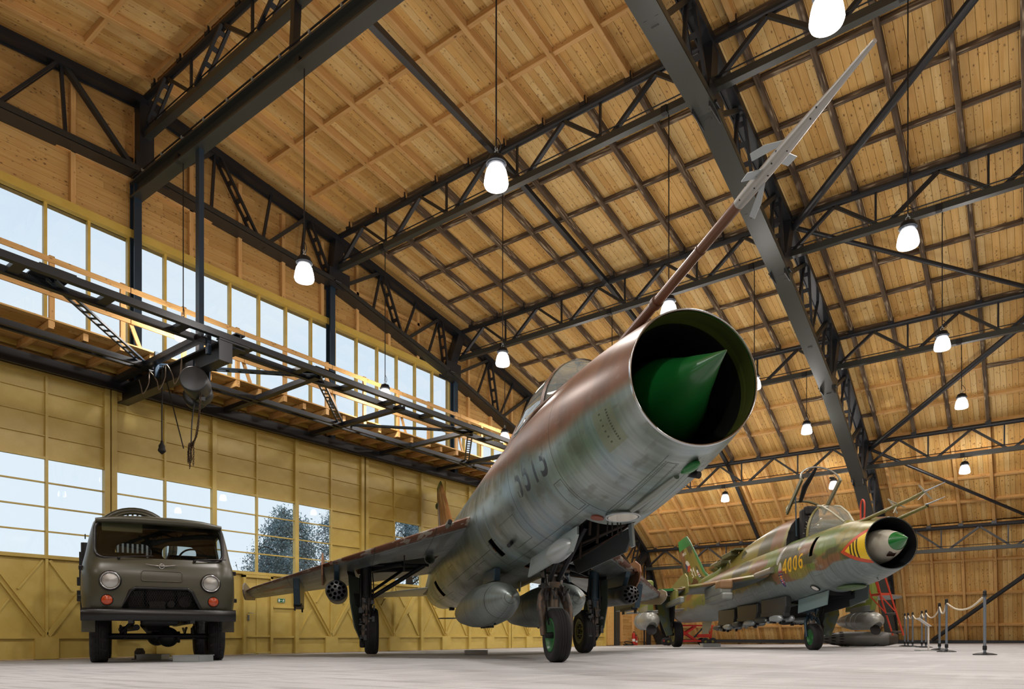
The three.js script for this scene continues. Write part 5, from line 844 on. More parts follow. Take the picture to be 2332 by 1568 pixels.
  mesh('gear_bay', [box(2.2, .02, .48, -3.2, -.42, 0), box(.02, .36, .48, -2.1, -.6, 0), box(2.2, .36, .02, -3.2, -.6, .24), box(2.2, .36, .02, -3.2, -.6, -.24)].map(put22), M.well, S22);
  mesh('exhaust', put22(revX([[-16.1, .45], [-16.1, .5], [-15.6, .55], [-15.5, .48]], 36)), M.worn, S22);
  const olive = std({ color: 0x6f6a34, roughness: .4 });
  // dorsal spine with camouflage
  const sm = tex(512, 256, (u, v) => camo(u * 7 + 2, v * 2.2, 3)); const sList = [[-3.78, .5, 1.34], [-5, .48, 1.4], [-7, .42, 1.33], [-9, .36, 1.18], [-11, .3, 1.02], [-13, .24, .95]];
  mesh('dorsal_spine', grid(24, 20, (i, j) => { const [w, h] = interp(sList.map(q => [-q[0], q[1], q[2]]), mixv(3.78, 13, i)); const a = -mixv(3.78, 13, i), t = Math.PI * (j - .5), b = r22(a) * .7; return V(...ax22(a, b + (h - b) * Math.cos(t), w * Math.sin(t))); }), std({ map: sm, roughness: .38, side: THREE.DoubleSide }), S22);
  mesh('spine_bulkhead', put22(extr([...Array.from({ length: 13 }, (_, i) => { const t = Math.PI * (i / 12 - .5); return [.5 * Math.sin(t), .55 + .8 * Math.cos(t)]; })], .02).rotateY(Math.PI / 2).translate(-3.8, 0, 0)), M.gearDark, S22);
  // windscreen
  const ws = (list, mat, nm, lab) => mesh(nm, grid(10, 18, (i, j) => { const q = interp(list.map(z => [-z[0], z[1], z[2]]), mixv(-list[0][0], -list[list.length - 1][0], i)), a = mixv(list[0][0], list[list.length - 1][0], i), t = Math.PI * (j - .5); return V(...ax22(a, .62 + (q[1] - .62) * Math.cos(t), q[0] * Math.sin(t))); }), mat, S22, lab);
  const gl = phys({ color: 0xdfe4da, transmission: .8, thickness: 0, roughness: .03, side: THREE.DoubleSide }); ws([[-1.55, .1, .7], [-1.9, .24, 1.0], [-2.3, .36, 1.24], [-2.66, .44, 1.34]], gl, 'windscreen');
  const wf = std({ color: 0x7a7338, roughness: .4, side: THREE.DoubleSide }); ws([[-2.62, .445, 1.345], [-2.72, .46, 1.37]], wf, 'windscreen_arch'); ws([[-1.5, .12, .7], [-1.6, .16, .78]], wf, 'windscreen_base');
  for (const s of [1, -1]) mesh('windscreen_bar', tube([ax22(-1.62, .74, s * .1), ax22(-2.0, 1.02, s * .17), ax22(-2.4, 1.25, s * .2), ax22(-2.68, 1.33, s * .2)], .02, 8), std({ color: 0xa8a690, roughness: .4 }), S22);
  // cockpit
  mesh('cockpit_tub', [box(1.05, .02, .72, -3.25, .38, 0), box(.02, .5, .72, -2.72, .55, 0)].map(put22), M.well, S22);
  mesh('ejection_seat', [rbox(.22, 1.0, .42, .05, -3.6, .95, 0), rbox(.45, .18, .4, .05, -3.3, .55, 0), rbox(.18, .22, .3, .05, -3.52, 1.4, 0)].map(put22), M.black, S22);
  mesh('seat_details', Array.from({ length: 40 }, (_, i) => { const q = hash2(i, 1, 5), w = hash2(i, 2, 5), e = hash2(i, 3, 5); return put22(new THREE.SphereGeometry(.015, 6, 5).translate(-3.47, .6 + q * .75, (w - .5) * .4 + (e - .5) * .1)); }), std({ color: 0x9a958a, roughness: .4, metalness: .4 }), S22).userData.kind = 'stuff';
  mesh('instrument_shroud', put22(rbox(.3, .22, .55, .08, -2.5, .85, 0)), std({ color: 0x8c8272, roughness: .8 }), S22);
  // raised canopy
  const cn = (x, y, z) => { const th = .59, hx = -3.78, hy = 1.43; return V(...ax22(hx + x * Math.cos(th) - y * Math.sin(th), hy + x * Math.sin(th) + y * Math.cos(th), z)); };
  const can = mesh('canopy', grid(6, 20, (i, j) => { const t = Math.PI * (j - .5); return cn(1.02 * i, .44 * Math.cos(t) * (.86 + .14 * i), .45 * Math.sin(t)); }), phys({ color: 0xefe8e4, transmission: .92, thickness: 0, roughness: .02, side: THREE.DoubleSide }), S22, 'raised clear canopy');
  const arch = x => Array.from({ length: 17 }, (_, i) => { const t = Math.PI * (i / 16 - .5); return cn(x, .44 * Math.cos(t) * (.86 + .14 * x), .455 * Math.sin(t)); });
  const fm = std({ color: 0x6a6a50, roughness: .35, metalness: .3 }); mesh('canopy_arch', tube(arch(1.02), .022, 8), std({ color: 0x9a9a92, roughness: .3, metalness: .5 }), can); mesh('canopy_arch', tube(arch(0), .03, 8), fm, can);
  for (const s of [1, -1]) mesh('canopy_rail', [bar(cn(-.05, 0, s * .45), cn(1.04, 0, s * .45), RECT(.05, .09))], fm, can);
  mesh('canopy_spine', tube([cn(.02, .36, .05), cn(.5, .36, .1), cn(.85, .38, .04), cn(1.02, .42, 0)], [.05, .07, .05, .03], 8), M.gearDark, can); mesh('mirror', [rbox(.03, .05, .12, .01, ...cn(.9, .2, .36).toArray()), rbox(.03, .05, .12, .01, ...cn(.9, .2, -.36).toArray())], M.gearDark, can);
  mesh('canopy_strut', cyl(ax22(-3.35, .75, .42), cn(.55, .02, .43).toArray(), .016, 8), M.gearBlue, S22);
  // probes
  for (const [r, base, tip, lab] of [[.27, -.75, 2.1, 'upper'], [-.32, -.55, 1.15, 'lower']]) {
    const u = .5, pb = mesh('probe', tube([ax22(base - .8, u - .1, r * 1.05), ax22(base - .2, u - .02, r), ax22(base + .3, u + .03, r), ax22(tip * .55, u + .06, r), ax22(tip - .55, u + .09, r)], [.012, .045, .035, .03, .026], 12), olive, S22, 'olive air data probe');
    mesh('probe_tip', tube([ax22(tip - .56, u + .09, r), ax22(tip - .5, u + .09, r), ax22(tip, u + .1, r)], [.024, .016, .006], 10), M.galv, pb);
    if (r > 0) for (const [a, t] of [[.62, .5], [.62, 2.1], [.62, 3.7], [.62, 5.2], [.75, 1], [.75, 2.8], [.75, 4.4], [1.6, .6], [1.6, 2.4], [1.6, 4]]) { const g = extr([[0, 0], [-.06, 0], [-.08, .16], [-.04, .16]], .006); g.rotateX(t); g.rotateZ(P22); g.translate(...ax22(a, u + .07, r)); mesh('vane', g, std({ color: 0xa6a18c, roughness: .45 }), pb); }
  }
  // small items
  const hit = (a, d, o = 0) => { const R = r22(a) + o, t = d * Math.PI / 180; return ax22(a, -R * Math.cos(t), R * Math.sin(t)); };
  const ll = new THREE.SphereGeometry(1, 20, 12).scale(.13, .03, .09).rotateX(-.62).translate(...hit(-2.35, 36)); mesh('landing_light', ll, M.white, S22, 'pale oval landing light'); const lr = new THREE.TorusGeometry(.1, .014, 8, 28).scale(1.35, .95, 1).rotateX(Math.PI / 2).rotateX(-.62).translate(...hit(-2.35, 36, .006)); mesh('light_ring', lr, M.gearDark, S22);
  const gb = new THREE.SphereGeometry(1, 24, 12).scale(.5, .07, .22).rotateZ(P22 - .05).translate(...hit(-1.45, 6, -.01)); mesh('antenna_panel', gb, std({ color: 0x4a6440, roughness: .4 }), S22, 'dull green belly antenna panel');
  mesh('belly_probe', cyl(hit(-.5, 2), hit(-.38, 4, .09), .012, 6), M.galv, S22);
  mesh('ventral_fin', put22(extr([[0, 0], [-1.2, 0], [-1.3, -.42], [-.5, -.42]], .03, .006).translate(-11.9, -.7, 0)), std({ color: 0x8a8c80, roughness: .5 }), S22);
  mesh('flare_dispenser', [put22(rbox(.9, .16, .26, .03, -8.6, 1.12, .36)), put22(rbox(.8, .14, .24, .03, -9.6, 1.02, .34)), put22(box(.5, .05, .3, -8.0, 1.2, .32))], std({ color: 0x55583a, roughness: .45 }), S22);
  mesh('cooling_scoop', put22(revX([[-1.4, .02], [-.8, .16], [-.05, .17], [0, .155], [-.3, .12]], 20).translate(-10.3, 1.1, .12)), std({ map: sm, roughness: .4, side: THREE.DoubleSide }), S22);
}
{ // wings, fin, tail
  const wm = tex(512, 512, (u, v) => { const low = u < .5, c0 = low ? u * 2 : u * 2 - 1; let c = low ? mix3(hex(0x76807e), hex(0x5b6668), fbm(c0 * 7, v * 7, 4, 4)) : camo(c0 * 4, v * 5, 8); if (c0 < .06) c = mix3(hex(0x7b7838), hex(0x8a6a44), smooth(.4, .6, vnoise(v * 9, 2, 4))); return c; }, { rep: false });
  const mw = std({ map: wm, roughness: .4, metalness: .15 });
  const glove = [[.5, -3.6, 5.2], [.8, -4.15, 4.6], [1.5, -5.45, 3.5], [2.28, -6.85, 2.6]].map(([R, le, ch]) => ({ p: [le, -.02 - R * .03, R], chord: ch, thick: .3 - R * .02 }));
  const outerW = [[2.2, -6.75, 2.5], [3.4, -7.5, 2.0], [4.9, -8.45, 1.45], [5.1, -8.75, 1.05]].map(([R, le, ch]) => ({ p: [le, -.09 - R * .012, R], chord: ch, thick: .19 - R * .018 }));
  for (const [nm, S] of [['wing_glove', glove], ['outer_wing', outerW]]) { const g = foil(S, [0, 1, 0], 12), m = mirrorZ(g); mesh(nm, put22(g), mw, S22); mesh(nm, put22(m), mw, S22); }
  const fm = std({ color: 0x77743a, roughness: .4 }), pm = std({ color: 0x848a86, roughness: .4, metalness: .4 });
  for (const s of [1, -1]) {
    const fence = extr([[.2, -.14], [.26, .02], [.14, .3], [-.1, .42], [-.6, .4], [-2.3, .12], [-2.4, -.02], [-.1, -.2]], .04, .01); fence.translate(-6.75, -.1, s * 2.2); mesh('wing_fence', put22(fence), fm, S22, 'olive wing fence');
    mesh('gun_tube', cyl(ax22(-4.6, -.03, s * .95), ax22(-3.85, .02, s * .82), .075, 14), std({ color: 0x9a958a, roughness: .35, metalness: .5 }), S22);
    mesh('green_light_strip', put22(box(.06, .07, .42, -7.0, -.13, s * 2.72, s * -.55)), std({ color: 0x1c6e32, roughness: .4 }), S22);
    mesh('glove_pylon', [put22(rbox(1.5, .3, .34, .06, -5.9, -.28, s * 1.55)), put22(rbox(1.7, .2, .3, .06, -5.85, -.5, s * 1.55))], pm, S22, 'grey blunt weapon pylon');
    mesh('pylon_cap', put22(rbox(.5, .26, .36, .08, -5.35, -.18, s * 1.55)), std({ color: 0x8a6a4a, roughness: .4 }), S22);
    mesh('missile_rail', put22(rbox(1.9, .17, .13, .04, -6.95, -.5, s * 2.5)), pm, S22); mesh('rail_fairing', put22(rbox(.7, .28, .1, .04, -6.95, -.3, s * 2.5)), fm, S22);
    mesh('outer_pylon', put22(extr([[.1, .28], [-.12, .34], [-1.4, .1], [-1.5, -.45], [0, -.5], [.12, -.2]], .15, .02).translate(-6.9, -.2, s * 3.2)), std({ color: 0x6e7a34, roughness: .4 }), S22, 'green outer pylon'); mesh('pylon_shoe', put22(rbox(1.2, .2, .17, .03, -7.5, -.66, s * 3.2)), pm, S22);
    // tailplane
    const tp = foil([[.5, -13.2, 2.2], [2.2, -14.9, 1.2], [2.5, -15.3, .8]].map(([R, le, ch]) => ({ p: [le, -.15, R], chord: ch, thick: .1 })), [0, 1, 0], 8); mesh('tailplane', put22(s > 0 ? tp : mirrorZ(tp)), pm, S22);
  }
  const [cv, k] = cnv(512, 512); k.fillStyle = '#000'; k.fillRect(0, 0, 512, 512);
  // fin print is laid out in (chord fraction, height); mirrored for the right-hand side, where the nose is to the right
  const print = (lo) => { const X = c => (lo ? 0 : 256) + c * 256, Y = v => v * 512; k.save(); k.beginPath(); k.arc(X(.62), Y(.53), 34, 0, 7); k.clip(); k.fillStyle = '#d8d8d2'; k.fillRect(X(.62) - 40, Y(.53) - 40, 80, 80); k.fillStyle = '#c04a30'; k.fillRect(X(.62) - 40, Y(.53) - 40, 80, 40); k.fillStyle = '#2c3c70'; k.beginPath(); k.moveTo(X(.62) + 40, Y(.53) - 36); k.lineTo(X(.62), Y(.53)); k.lineTo(X(.62) + 40, Y(.53) + 36); k.fill(); k.restore();
    k.save(); k.translate(X(.45), Y(.36)); k.scale(lo ? 1 : -1, -1); k.fillStyle = '#dcdcd4'; k.font = 'bold 92px sans-serif'; k.textAlign = 'center'; k.scale(.62, 1); k.fillText('31', 0, 0); k.restore();
    k.save(); k.translate(X(.64), Y(.665)); k.scale(lo ? 1 : -1, -1); k.fillStyle = '#dcdcd4'; k.font = 'bold 26px sans-serif'; k.textAlign = 'center'; k.scale(.9, 1); k.fillText('MM-3C', 0, 0); k.restore();
    k.fillStyle = '#d8d8e0'; k.fillRect(X(.22), Y(.28), 18, 84); k.fillStyle = '#2c3c80'; k.fillRect(X(.22) + 3, Y(.31), 12, 20); k.fillStyle = '#c04a30'; k.fillRect(X(.22) + 3, Y(.38), 12, 14); };
  print(false); print(true); const im = k.getImageData(0, 0, 512, 512).data;
  const ft = tex(512, 512, (u, v, i, j) => { const lo = u < .5, c0 = lo ? u * 2 : u * 2 - 1; let c = camo(c0 * 3 + 4, v * 4, 3); c = mix3(c, hex(0x4e3320), smooth(.5, .54, fbm(c0 * 3.2, v * 2.2, 77, 2)) * (c0 > .3 ? 1 : 0)); const o = (j * 512 + i) * 4; if (im[o] + im[o + 1] + im[o + 2] > 30) c = mix3(c, [im[o] / 255, im[o + 1] / 255, im[o + 2] / 255], .92); if (v > .74 || c0 < .1 - v * .02) c = hex(0x2a7038); return c; }, { rep: false });
  const fs = [[.5, -11.0, 4.6], [.95, -12.1, 3.6], [1.2, -12.7, 3.1], [2.0, -13.8, 2.5], [2.75, -14.85, 1.9], [3.0, -15.3, 1.55]].map(([u, le, ch]) => ({ p: [le, u, 0], chord: ch, thick: ch * .045 }));
  mesh('tail_fin', put22(foil(fs, [0, 0, 1], 12)), std({ map: ft, roughness: .4 }), S22, 'camouflaged tail fin with green tip, roundel and number 31');
}
{ // gear
  const nw = mesh('nose_wheel', tyre(.315, .24).translate(0, .31, 0), M.rubber, S22); mesh('hub', revZ([[0, -.05], [.05, -.05], [.08, -.02], [.16, -.03], [.18, -.09], [.2, -.09], [.2, .09], [.18, .09], [.16, .03], [.08, .02], [.05, .05], [0, .05]], 28).translate(0, .31, 0), M.hubGreen, nw, 'green wheel hub');
  for (const s of [1, -1]) mesh('fork_arm', tube([[0, .31, s * .16], [-.04, .5, s * .17], [-.1, .68, s * .15], [-.12, .78, s * .09]], [.035, .035, .042, .05], 10), M.gearBlue, S22);
  mesh('shock_strut', [cyl([-.12, .66, 0], [-.2, 1.35, 0], .06, 14), cyl([-.12, .64, 0], [-.13, .78, 0], .08, 14)], M.gearSteel, S22);
  { const Q = rng(51), bits = []; for (let i = 0; i < 36; i++) { const y = .7 + .65 * Q(), x = -.12 + (Q() - .4) * .22, z = (Q() - .5) * .34; bits.push(rbox(.03 + Q() * .06, .03 + Q() * .09, .03 + Q() * .05, .006, x, y, z)); } mesh('strut_fittings', bits, M.gearBlue, S22).userData.kind = 'stuff'; }
  mesh('linkage', [rbox(.16, .2, .26, .03, -.16, 1.0, 0), cyl([-.1, .85, .09], [.0, 1.0, .09], .025, 8), cyl([-.1, .85, -.09], [.0, 1.0, -.09], .025, 8), cyl([-.15, 1.05, .1], [.6, 1.4, .1], .028, 8), cyl([-.15, 1.05, -.1], [.6, 1.4, -.1], .028, 8), cyl([-.2, 1.1, -.2], [-.2, 1.1, .2], .03, 8)], M.gearBlue, S22);
  const dm = std({ color: 0x6d8488, roughness: .4, metalness: .2 });
  for (const s of [1, -1]) mesh('gear_door', extr([[-.85, 0], [.72, 0], [.7, -.3], [-.82, -.33]], .03, .006).rotateX(-s * .12).rotateZ(P22 + .03).translate(...ax22(-2.75, -.71, s * .28)), s > 0 ? dm : M.gearDark, S22, s > 0 ? 'blue-grey nose gear door' : undefined);
  mesh('front_door', extr([[0, 0], [.85, .02], [.8, -.26], [.02, -.3]], .03, .006).rotateZ(P22 + .08).translate(...ax22(-2.3, -.72, -.3)), std({ color: 0x55605f, roughness: .45 }), S22);
  for (const s of [1, -1]) { const X = -4.85, Z = z => s * z; const w = mesh('main_wheel', tyre(.4, .26, 40).translate(X, .385, Z(2.12)), M.rubber, S22); mesh('hub', revZ([[0, -.1], [.18, -.08], [.2, -.11], [.25, -.11], [.25, .11], [.2, .11], [.18, .08], [0, .1]], 28).translate(X, .385, Z(2.12)), M.hubOlive, w, 'olive wheel hub');
    mesh('oleo_leg', [cyl([X, .45, Z(2.3)], ax22(-8.1, -.2, Z(2.26)), .075, 14), cyl([X, .385, Z(2.0)], [X, .385, Z(2.36)], .05, 10), cyl([X + .1, .7, Z(2.28)], ax22(-7.7, -.2, Z(2.3)), .04, 10)], M.gearDark, S22); mesh('torque_link', [cyl([X + .08, .8, Z(2.3)], [X + .2, .62, Z(2.3)], .03, 8), cyl([X + .2, .62, Z(2.3)], [X + .06, .45, Z(2.3)], .03, 8), rbox(.14, .2, .12, .03, X + .07, .55, Z(2.32))], M.worn, S22);
    mesh('leg_door', extr([[-.25, 0], [.3, 0], [.36, -.6], [.15, -1.25], [-.1, -1.2], [-.35, -.5]], .025, .005).rotateX(s * .2).rotateY(-s * 1.0).translate(X, 1.55, Z(2.5)), std({ map: tex(64, 64, (u, v) => mix3(hex(0x5f6b62), hex(0x6f7040), smooth(.4, .6, fbm(u * 4, v * 4, 3, 3)))), roughness: .45 }), S22); }
}
// stores of the camouflaged jet
const at22 = p => { S22.updateMatrixWorld(); return V(...p).applyMatrix4(S22.matrixWorld); };
function thing22(name, label, cat, p, group) { const w = at22(p); return thing(name, label, cat, [w.x, w.y, w.z], S22.rotation.y, group); }
for (const [r, lab] of [[3.2, 'pale grey pod with scooped nose under the green outer pylon'], [-3.2, 'grey pod with scooped nose right of the camouflaged jet nose gear']]) {
  const T = thing22('gun_pod', lab, 'pod', ax22(-6.55, -1.04, r), 'scooped pods under the camouflaged jet'); const pm = std({ color: 0x9a9a94, roughness: .38, metalness: .35 });
  const mouth = new THREE.CylinderGeometry(.155, .14, 1, 20).rotateZ(Math.PI / 2).rotateZ(.3).translate(.22, -.13, 0);
  const nose = cut(revX([[-2.6, .0], [-2.55, .06], [-2.2, .16], [-1.6, .25], [-.55, .265], [-.25, .245], [-.08, .18], [-.01, .08], [0, 0]], 36), [mouth], pm); mesh('scoop_mouth', new THREE.CylinderGeometry(.15, .15, .02, 20).rotateZ(Math.PI / 2).rotateZ(.3).translate(-.22, -.265, 0), M.black, T);
  mesh('body', nose, pm, T); mesh('bands', [-.9, -1.2, -1.5].map(x => revX([[x - .01, .255], [x - .01, .267], [x + .01, .267], [x + .01, .255]], 32)), M.galv, T); mesh('lug', rbox(.6, .1, .1, .02, -1.0, .28, 0), pm, T);
  for (let i = 0; i < 5; i++) mesh('vent', new THREE.TorusGeometry(.245, .008, 6, 12, .8).rotateY(Math.PI / 2).rotateX(1.2).translate(-.3 - i * .06, 0, 0), M.gearDark, T);
}
for (const [a, r, lab] of [[-3.9, .48, 'dark bomb rack under the camouflaged belly with silver bomb nose, nearest the nose gear'], [-4.6, -.42, 'dark bomb rack on the far side of the camouflaged belly'], [-5.8, .5, 'dark bomb rack behind the front one, small silver bombs'], [-7.7, .5, 'rearmost olive dark bomb rack under the belly']]) {
  const T = thing22('bomb_rack', lab, 'bomb rack', ax22(a, -1.06, r), 'bomb racks under the belly'); const dm = std({ color: 0x3e4040, roughness: .45, metalness: .4 }), R = rng(Math.round(-a * 100));
  mesh('pylon', extr([[.1, .4], [-1.5, .4], [-1.45, .02], [0, .02], [.12, .2]], .16, .03), dm, T); mesh('beam', rbox(1.6, .13, .17, .03, -.75, 0, 0), dm, T);
  for (const [x, z, y] of [[.1, .14, -.1], [.1, -.14, -.1], [-.95, .14, -.12], [-.95, -.14, -.12]]) mesh('bomb', revX([[-.8, .02], [-.7, .06], [-.45, .085], [-.12, .08], [-.02, .045], [0, 0]], 18).translate(x, y, z), x > 0 ? M.galv : dm, T);
  for (let i = 0; i < 14; i++) mesh('sway_brace', rbox(.03 + R() * .09, .04 + R() * .08, .04 + R() * .05, .008, -.05 - R() * 1.4, -.1 - R() * .1, (R() - .5) * .34), R() < .4 ? M.galv : M.gearDark, T);
}
// ---------------------------------------------------------------- olive cab-over truck; local X forward, Z to its right, origin under the front axle
const TK = thing('truck', 'olive green cab-over military truck with round headlamps and black bumper', 'truck', [-11.9, floorY(-11.9), -5.89], Math.atan2(-.410, .912)); TK.scale.setScalar(1.135);
{
  const om = phys({ color: 0x3a392a, roughness: .38, clearcoat: .35, clearcoatRoughness: .3 }), bk = std({ color: 0x0f1012, roughness: .32 }), dk = M.gearDark;
  // cab shell as stacked rounded outlines: y, front x, rear x, half width, corner radius
  const lev = [[.62, .80, -1.0, .90, .16], [.74, .88, -1.0, .95, .2], [.95, .915, -1.0, .97, .24], [1.2, .90, -1.0, .97, .26], [1.36, .84, -1.0, .955, .26], [1.44, .77, -1.0, .94, .25], [1.52, .725, -1.0, .925, .24], [1.7, .655, -.99, .895, .23], [1.9, .57, -.97, .855, .22], [1.985, .53, -.95, .83, .22], [2.03, .47, -.9, .78, .24], [2.065, .3, -.75, .62, .26], [2.08, 0, -.4, .3, .2]];
  const outline = (y, ins, n = 12) => { const [xf, xr, hw, rc] = interp(lev, y), o = [], r = Math.max(rc - ins * .5, .05), F = xf - ins, B = xr + ins, w = hw - ins; const bow = .07;
    const corner = (cx, cz, a0) => { for (let i = 0; i <= n; i++) { const t = (a0 + 90 * i / n) * Math.PI / 180; o.push([cx + r * Math.cos(t), cz + r * Math.sin(t)]); } };
    corner(F - r, w - r, 0); corner(B + r, w - r, 90); corner(B + r, -w + r, 180); corner(F - r, -w + r, 270);
    for (let i = 1; i < 10; i++) { const t = i / 10; o.push([F, -w + r + (2 * (w - r)) * t]); }
    return o.map(([x, z]) => [x > 0 ? x + bow * (1 - Math.pow(z / w, 2)) * smooth(0, F, x) - bow * .5 : x, z]); };
  const solid = (ins, y0, y1, n) => { const ys = Array.from({ length: n + 1 }, (_, i) => mixv(y0, y1, i / n)), rings = ys.map(y => outline(y, ins)), m = rings[0].length;
    const g = grid(n, m, (i, j) => { const q = rings[Math.round(i * n)], k = Math.round(j * m) % m; return V(q[k][0], ys[Math.round(i * n)], q[k][1]); }, (i, j) => [j * 6, i * 1.5]);
    const cap = (r, y, up) => { const s = new THREE.ShapeGeometry(new THREE.Shape(r.map(p => new THREE.Vector2(p[0], p[1])))); const G = norm(s); G.rotateX(Math.PI / 2); G.translate(0, y, 0); const N = G.attributes.normal; for (let i = 0; i < N.count; i++) N.setXYZ(i, 0, up, 0); fixWinding(G); return G; };
    let G = norm(g); const P = G.attributes.position, N = G.attributes.normal; // outward check
    let s = 0; for (let i = 0; i < P.count; i++) s += N.getX(i) * (P.getX(i) + .1) + N.getZ(i) * P.getZ(i); if (s < 0) { for (let i = 0; i < N.count; i++) N.setXYZ(i, -N.getX(i), -N.getY(i), -N.getZ(i)); fixWinding(G); }
    return mergeGeometries([G, cap(rings[0], y0, -1), cap(rings[n], y1, 1)]); };
  const rr = (w, h, r, d) => new THREE.ExtrudeGeometry(new THREE.Shape(rrect(w, h, r, 6).map(p => new THREE.Vector2(p[0], p[1]))), { depth: d, bevelEnabled: false });
  const wsCut = rr(1.58, .52, .12, 1.2).rotateY(Math.PI / 2).translate(.05, 1.71, 0);
  const rearCut = z => rr(.52, .26, .12, .6).rotateY(Math.PI / 2).translate(-1.3, 1.72, z);
  const sideCut = rr(.72, .42, .1, 3).translate(-.35, 1.7, -1.5);
  const grShape = [[-.5, 0], [.5, 0], [.38, .26], [.32, .3], [-.32, .3], [-.38, .26]]; const grCut = new THREE.ExtrudeGeometry(new THREE.Shape(grShape.map(p => new THREE.Vector2(p[0], p[1]))), { depth: .8, bevelEnabled: false }).rotateY(Math.PI / 2).translate(.45, .73, 0);
  const wheelCut = s => new THREE.CylinderGeometry(.44, .44, .5, 32).rotateX(Math.PI / 2).translate(0, .42, s * .86);
  let cab = cut(solid(0, .62, 2.075, 40), [solid(.035, .66, 2.04, 36), wsCut, rearCut(.33), rearCut(-.33), sideCut, grCut, wheelCut(1), wheelCut(-1)], om);
  const body = mesh('cab', cab, om, TK);
  const front = (y, z) => { const [xf, , hw] = interp(lev, y); return xf + .07 * (1 - Math.pow(z / hw, 2)) - .035; };
  const ring = (w, h, r, t, y0, y1, mat, nm, par, lift = .012) => { const P = rrect(w, h, r, 6).map(([z, y]) => { const yy = (y0 + y1) / 2 + y; return [front(yy, z) + lift, yy, z]; }); P.push(P[0]); return mesh(nm, tube(P, t, 8, false), mat, par); };
  ring(1.62, .54, .13, .022, 1.44, 1.98, bk, 'windscreen_seal', TK, -.005);
  const wsG = grid(6, 16, (i, j) => { const y = 1.45 + .52 * i, z = -.79 + 1.58 * j; return V(front(y, z) - .012, y, z); }); mesh('windscreen', wsG, phys({ color: 0xaab4b2, transmission: 1, thickness: 0, roughness: 0, side: THREE.DoubleSide }), TK);
  // rain gutter lip above the screen
  mesh('visor_lip', tube([-.8, -.55, -.25, 0, .25, .55, .8].map(z => [front(1.985, z) + .05, 2.0 - .06 * Math.abs(z) ** 3, z]), [.03, .05, .058, .058, .058, .05, .03], 12, true, 30), om, TK);
  mesh('rear_window_seal', [-.33, .33].map(z => tube([...rrect(.54, .28, .13, 6), rrect(.54, .28, .13, 6)[0]].map(([a, b]) => [-.965, 1.72 + b, z + a]), .018, 6, false)), bk, TK);
  // bonnet badge panel, emblem
  mesh('badge_panel', grid(4, 10, (i, j) => { const y = 1.13 + .13 * i, z = -.25 + .5 * j; return V(front(y, z) + .008, y, z); }), om, TK); ring(.5, .14, .03, .007, 1.13, 1.265, om, 'badge_frame', TK, .008);
  const em = mesh('emblem', [tube([[front(1.34, .2) + .015, 1.365, .2], [front(1.34, .05) + .02, 1.345, .05], [front(1.34, -.05) + .02, 1.345, -.05], [front(1.34, -.2) + .015, 1.365, -.2]], [.004, .009, .009, .004], 6), new THREE.TorusGeometry(.032, .006, 6, 20).rotateY(Math.PI / 2).translate(front(1.34, 0) + .02, 1.34, 0)], M.chrome, TK, 'small chrome winged emblem');
  // headlamps
  for (const z of [-.62, .62]) { const x = front(1.12, z);
    const bez = mesh('headlamp', revX([[-.06, .13], [.03, .135], [.05, .125], [.05, .115]], 32).translate(x - .01, 1.12, z), bk, TK); mesh('rim', revX([[.04, .118], [.06, .12], [.06, .108], [.045, .104]], 32).translate(x - .01, 1.12, z), M.chrome, bez);
    mesh('lens', revX([[.035, .108], [.06, .07], [.068, 0]], 28).translate(x - .01, 1.12, z), phys({ color: 0xb4b6b4, roughness: .2, metalness: .6, clearcoat: 1, bumpMap: speck, bumpScale: .004 }), bez);
    const t = mesh('turn_signal', revX([[-.03, .075], [.03, .075], [.035, .068]], 24).translate(x - .02, .86, z * 1.06), bk, TK); const L = revX([[.03, .068], [.05, .05], [.058, 0]], 24); mesh('lens', L.translate(x - .02, .86, z * 1.06), phys({ color: 0xa8401c, roughness: .2, clearcoat: .6 }), t, 'orange signal lens'); }
  // grille
  mesh('grille_frame', tube([...grShape, grShape[0]].map(([z, y]) => [front(.75 + y, z) + .008, .73 + y, z]), .022, 8, false), bk, TK);
  const wires = []; for (let i = -28; i <= 28; i++) for (const s of [1, -1]) { const z0 = i * .03, P = []; for (let k = 0; k <= 6; k++) { const y = k * .05, z = z0 + s * y * .55, lim = mixv(.49, .33, y / .3); if (Math.abs(z) < lim) P.push([front(.74 + y, z) - .015, .74 + y, z]); } if (P.length > 1) wires.push(tube(P, .0026, 4, false)); }
  const gm = mesh('grille_mesh', wires, bk, TK); gm.userData.kind = 'stuff';
  mesh('radiator', [box(.05, .3, .8, .55, .86, 0), cyl([.62, .84, -.12], [.8, .82, -.12], .05, 14), cyl([.66, .86, -.3], [.72, .86, -.3], .08, 18), box(.1, .12, .2, .7, .8, .05)], std({ color: 0x3b3a38, roughness: .5, metalness: .4 }), TK);
  // wipers, mirrors, handles
  for (const z of [.52, -.42]) mesh('wiper', [tube([[front(1.46, z) + .05, 1.45, z], [front(1.47, z - .15) + .04, 1.47, z - .18], [front(1.48, z - .4) + .03, 1.485, z - .42]], .009, 6), new THREE.SphereGeometry(.022, 10, 8).translate(front(1.45, z) + .03, 1.44, z)], bk, TK);
  for (const s of [1, -1]) { for (const [hx, hy, hz] of [[.62, 1.3, .97], [.6, .9, .985]]) mesh('hinge', rbox(.06, .06, .05, .01, hx, hy, s * hz), bk, TK); }
  // bumper
  const bp = []; const bumperPts = [-.96, -.9, -.7, -.35, 0, .35, .7, .9, .96].map(z => [.98 - .12 * Math.pow(Math.abs(z), 4), .665, z]);
  mesh('bumper', [grid(16, 8, (i, j) => { const p = new THREE.CatmullRomCurve3(bumperPts.map(v3)).getPoint(i), t = (j / 1) * Math.PI * 2; return V(p.x + .045 * Math.cos(t), p.y + .085 * Math.sin(t), p.z); })], bk, TK);
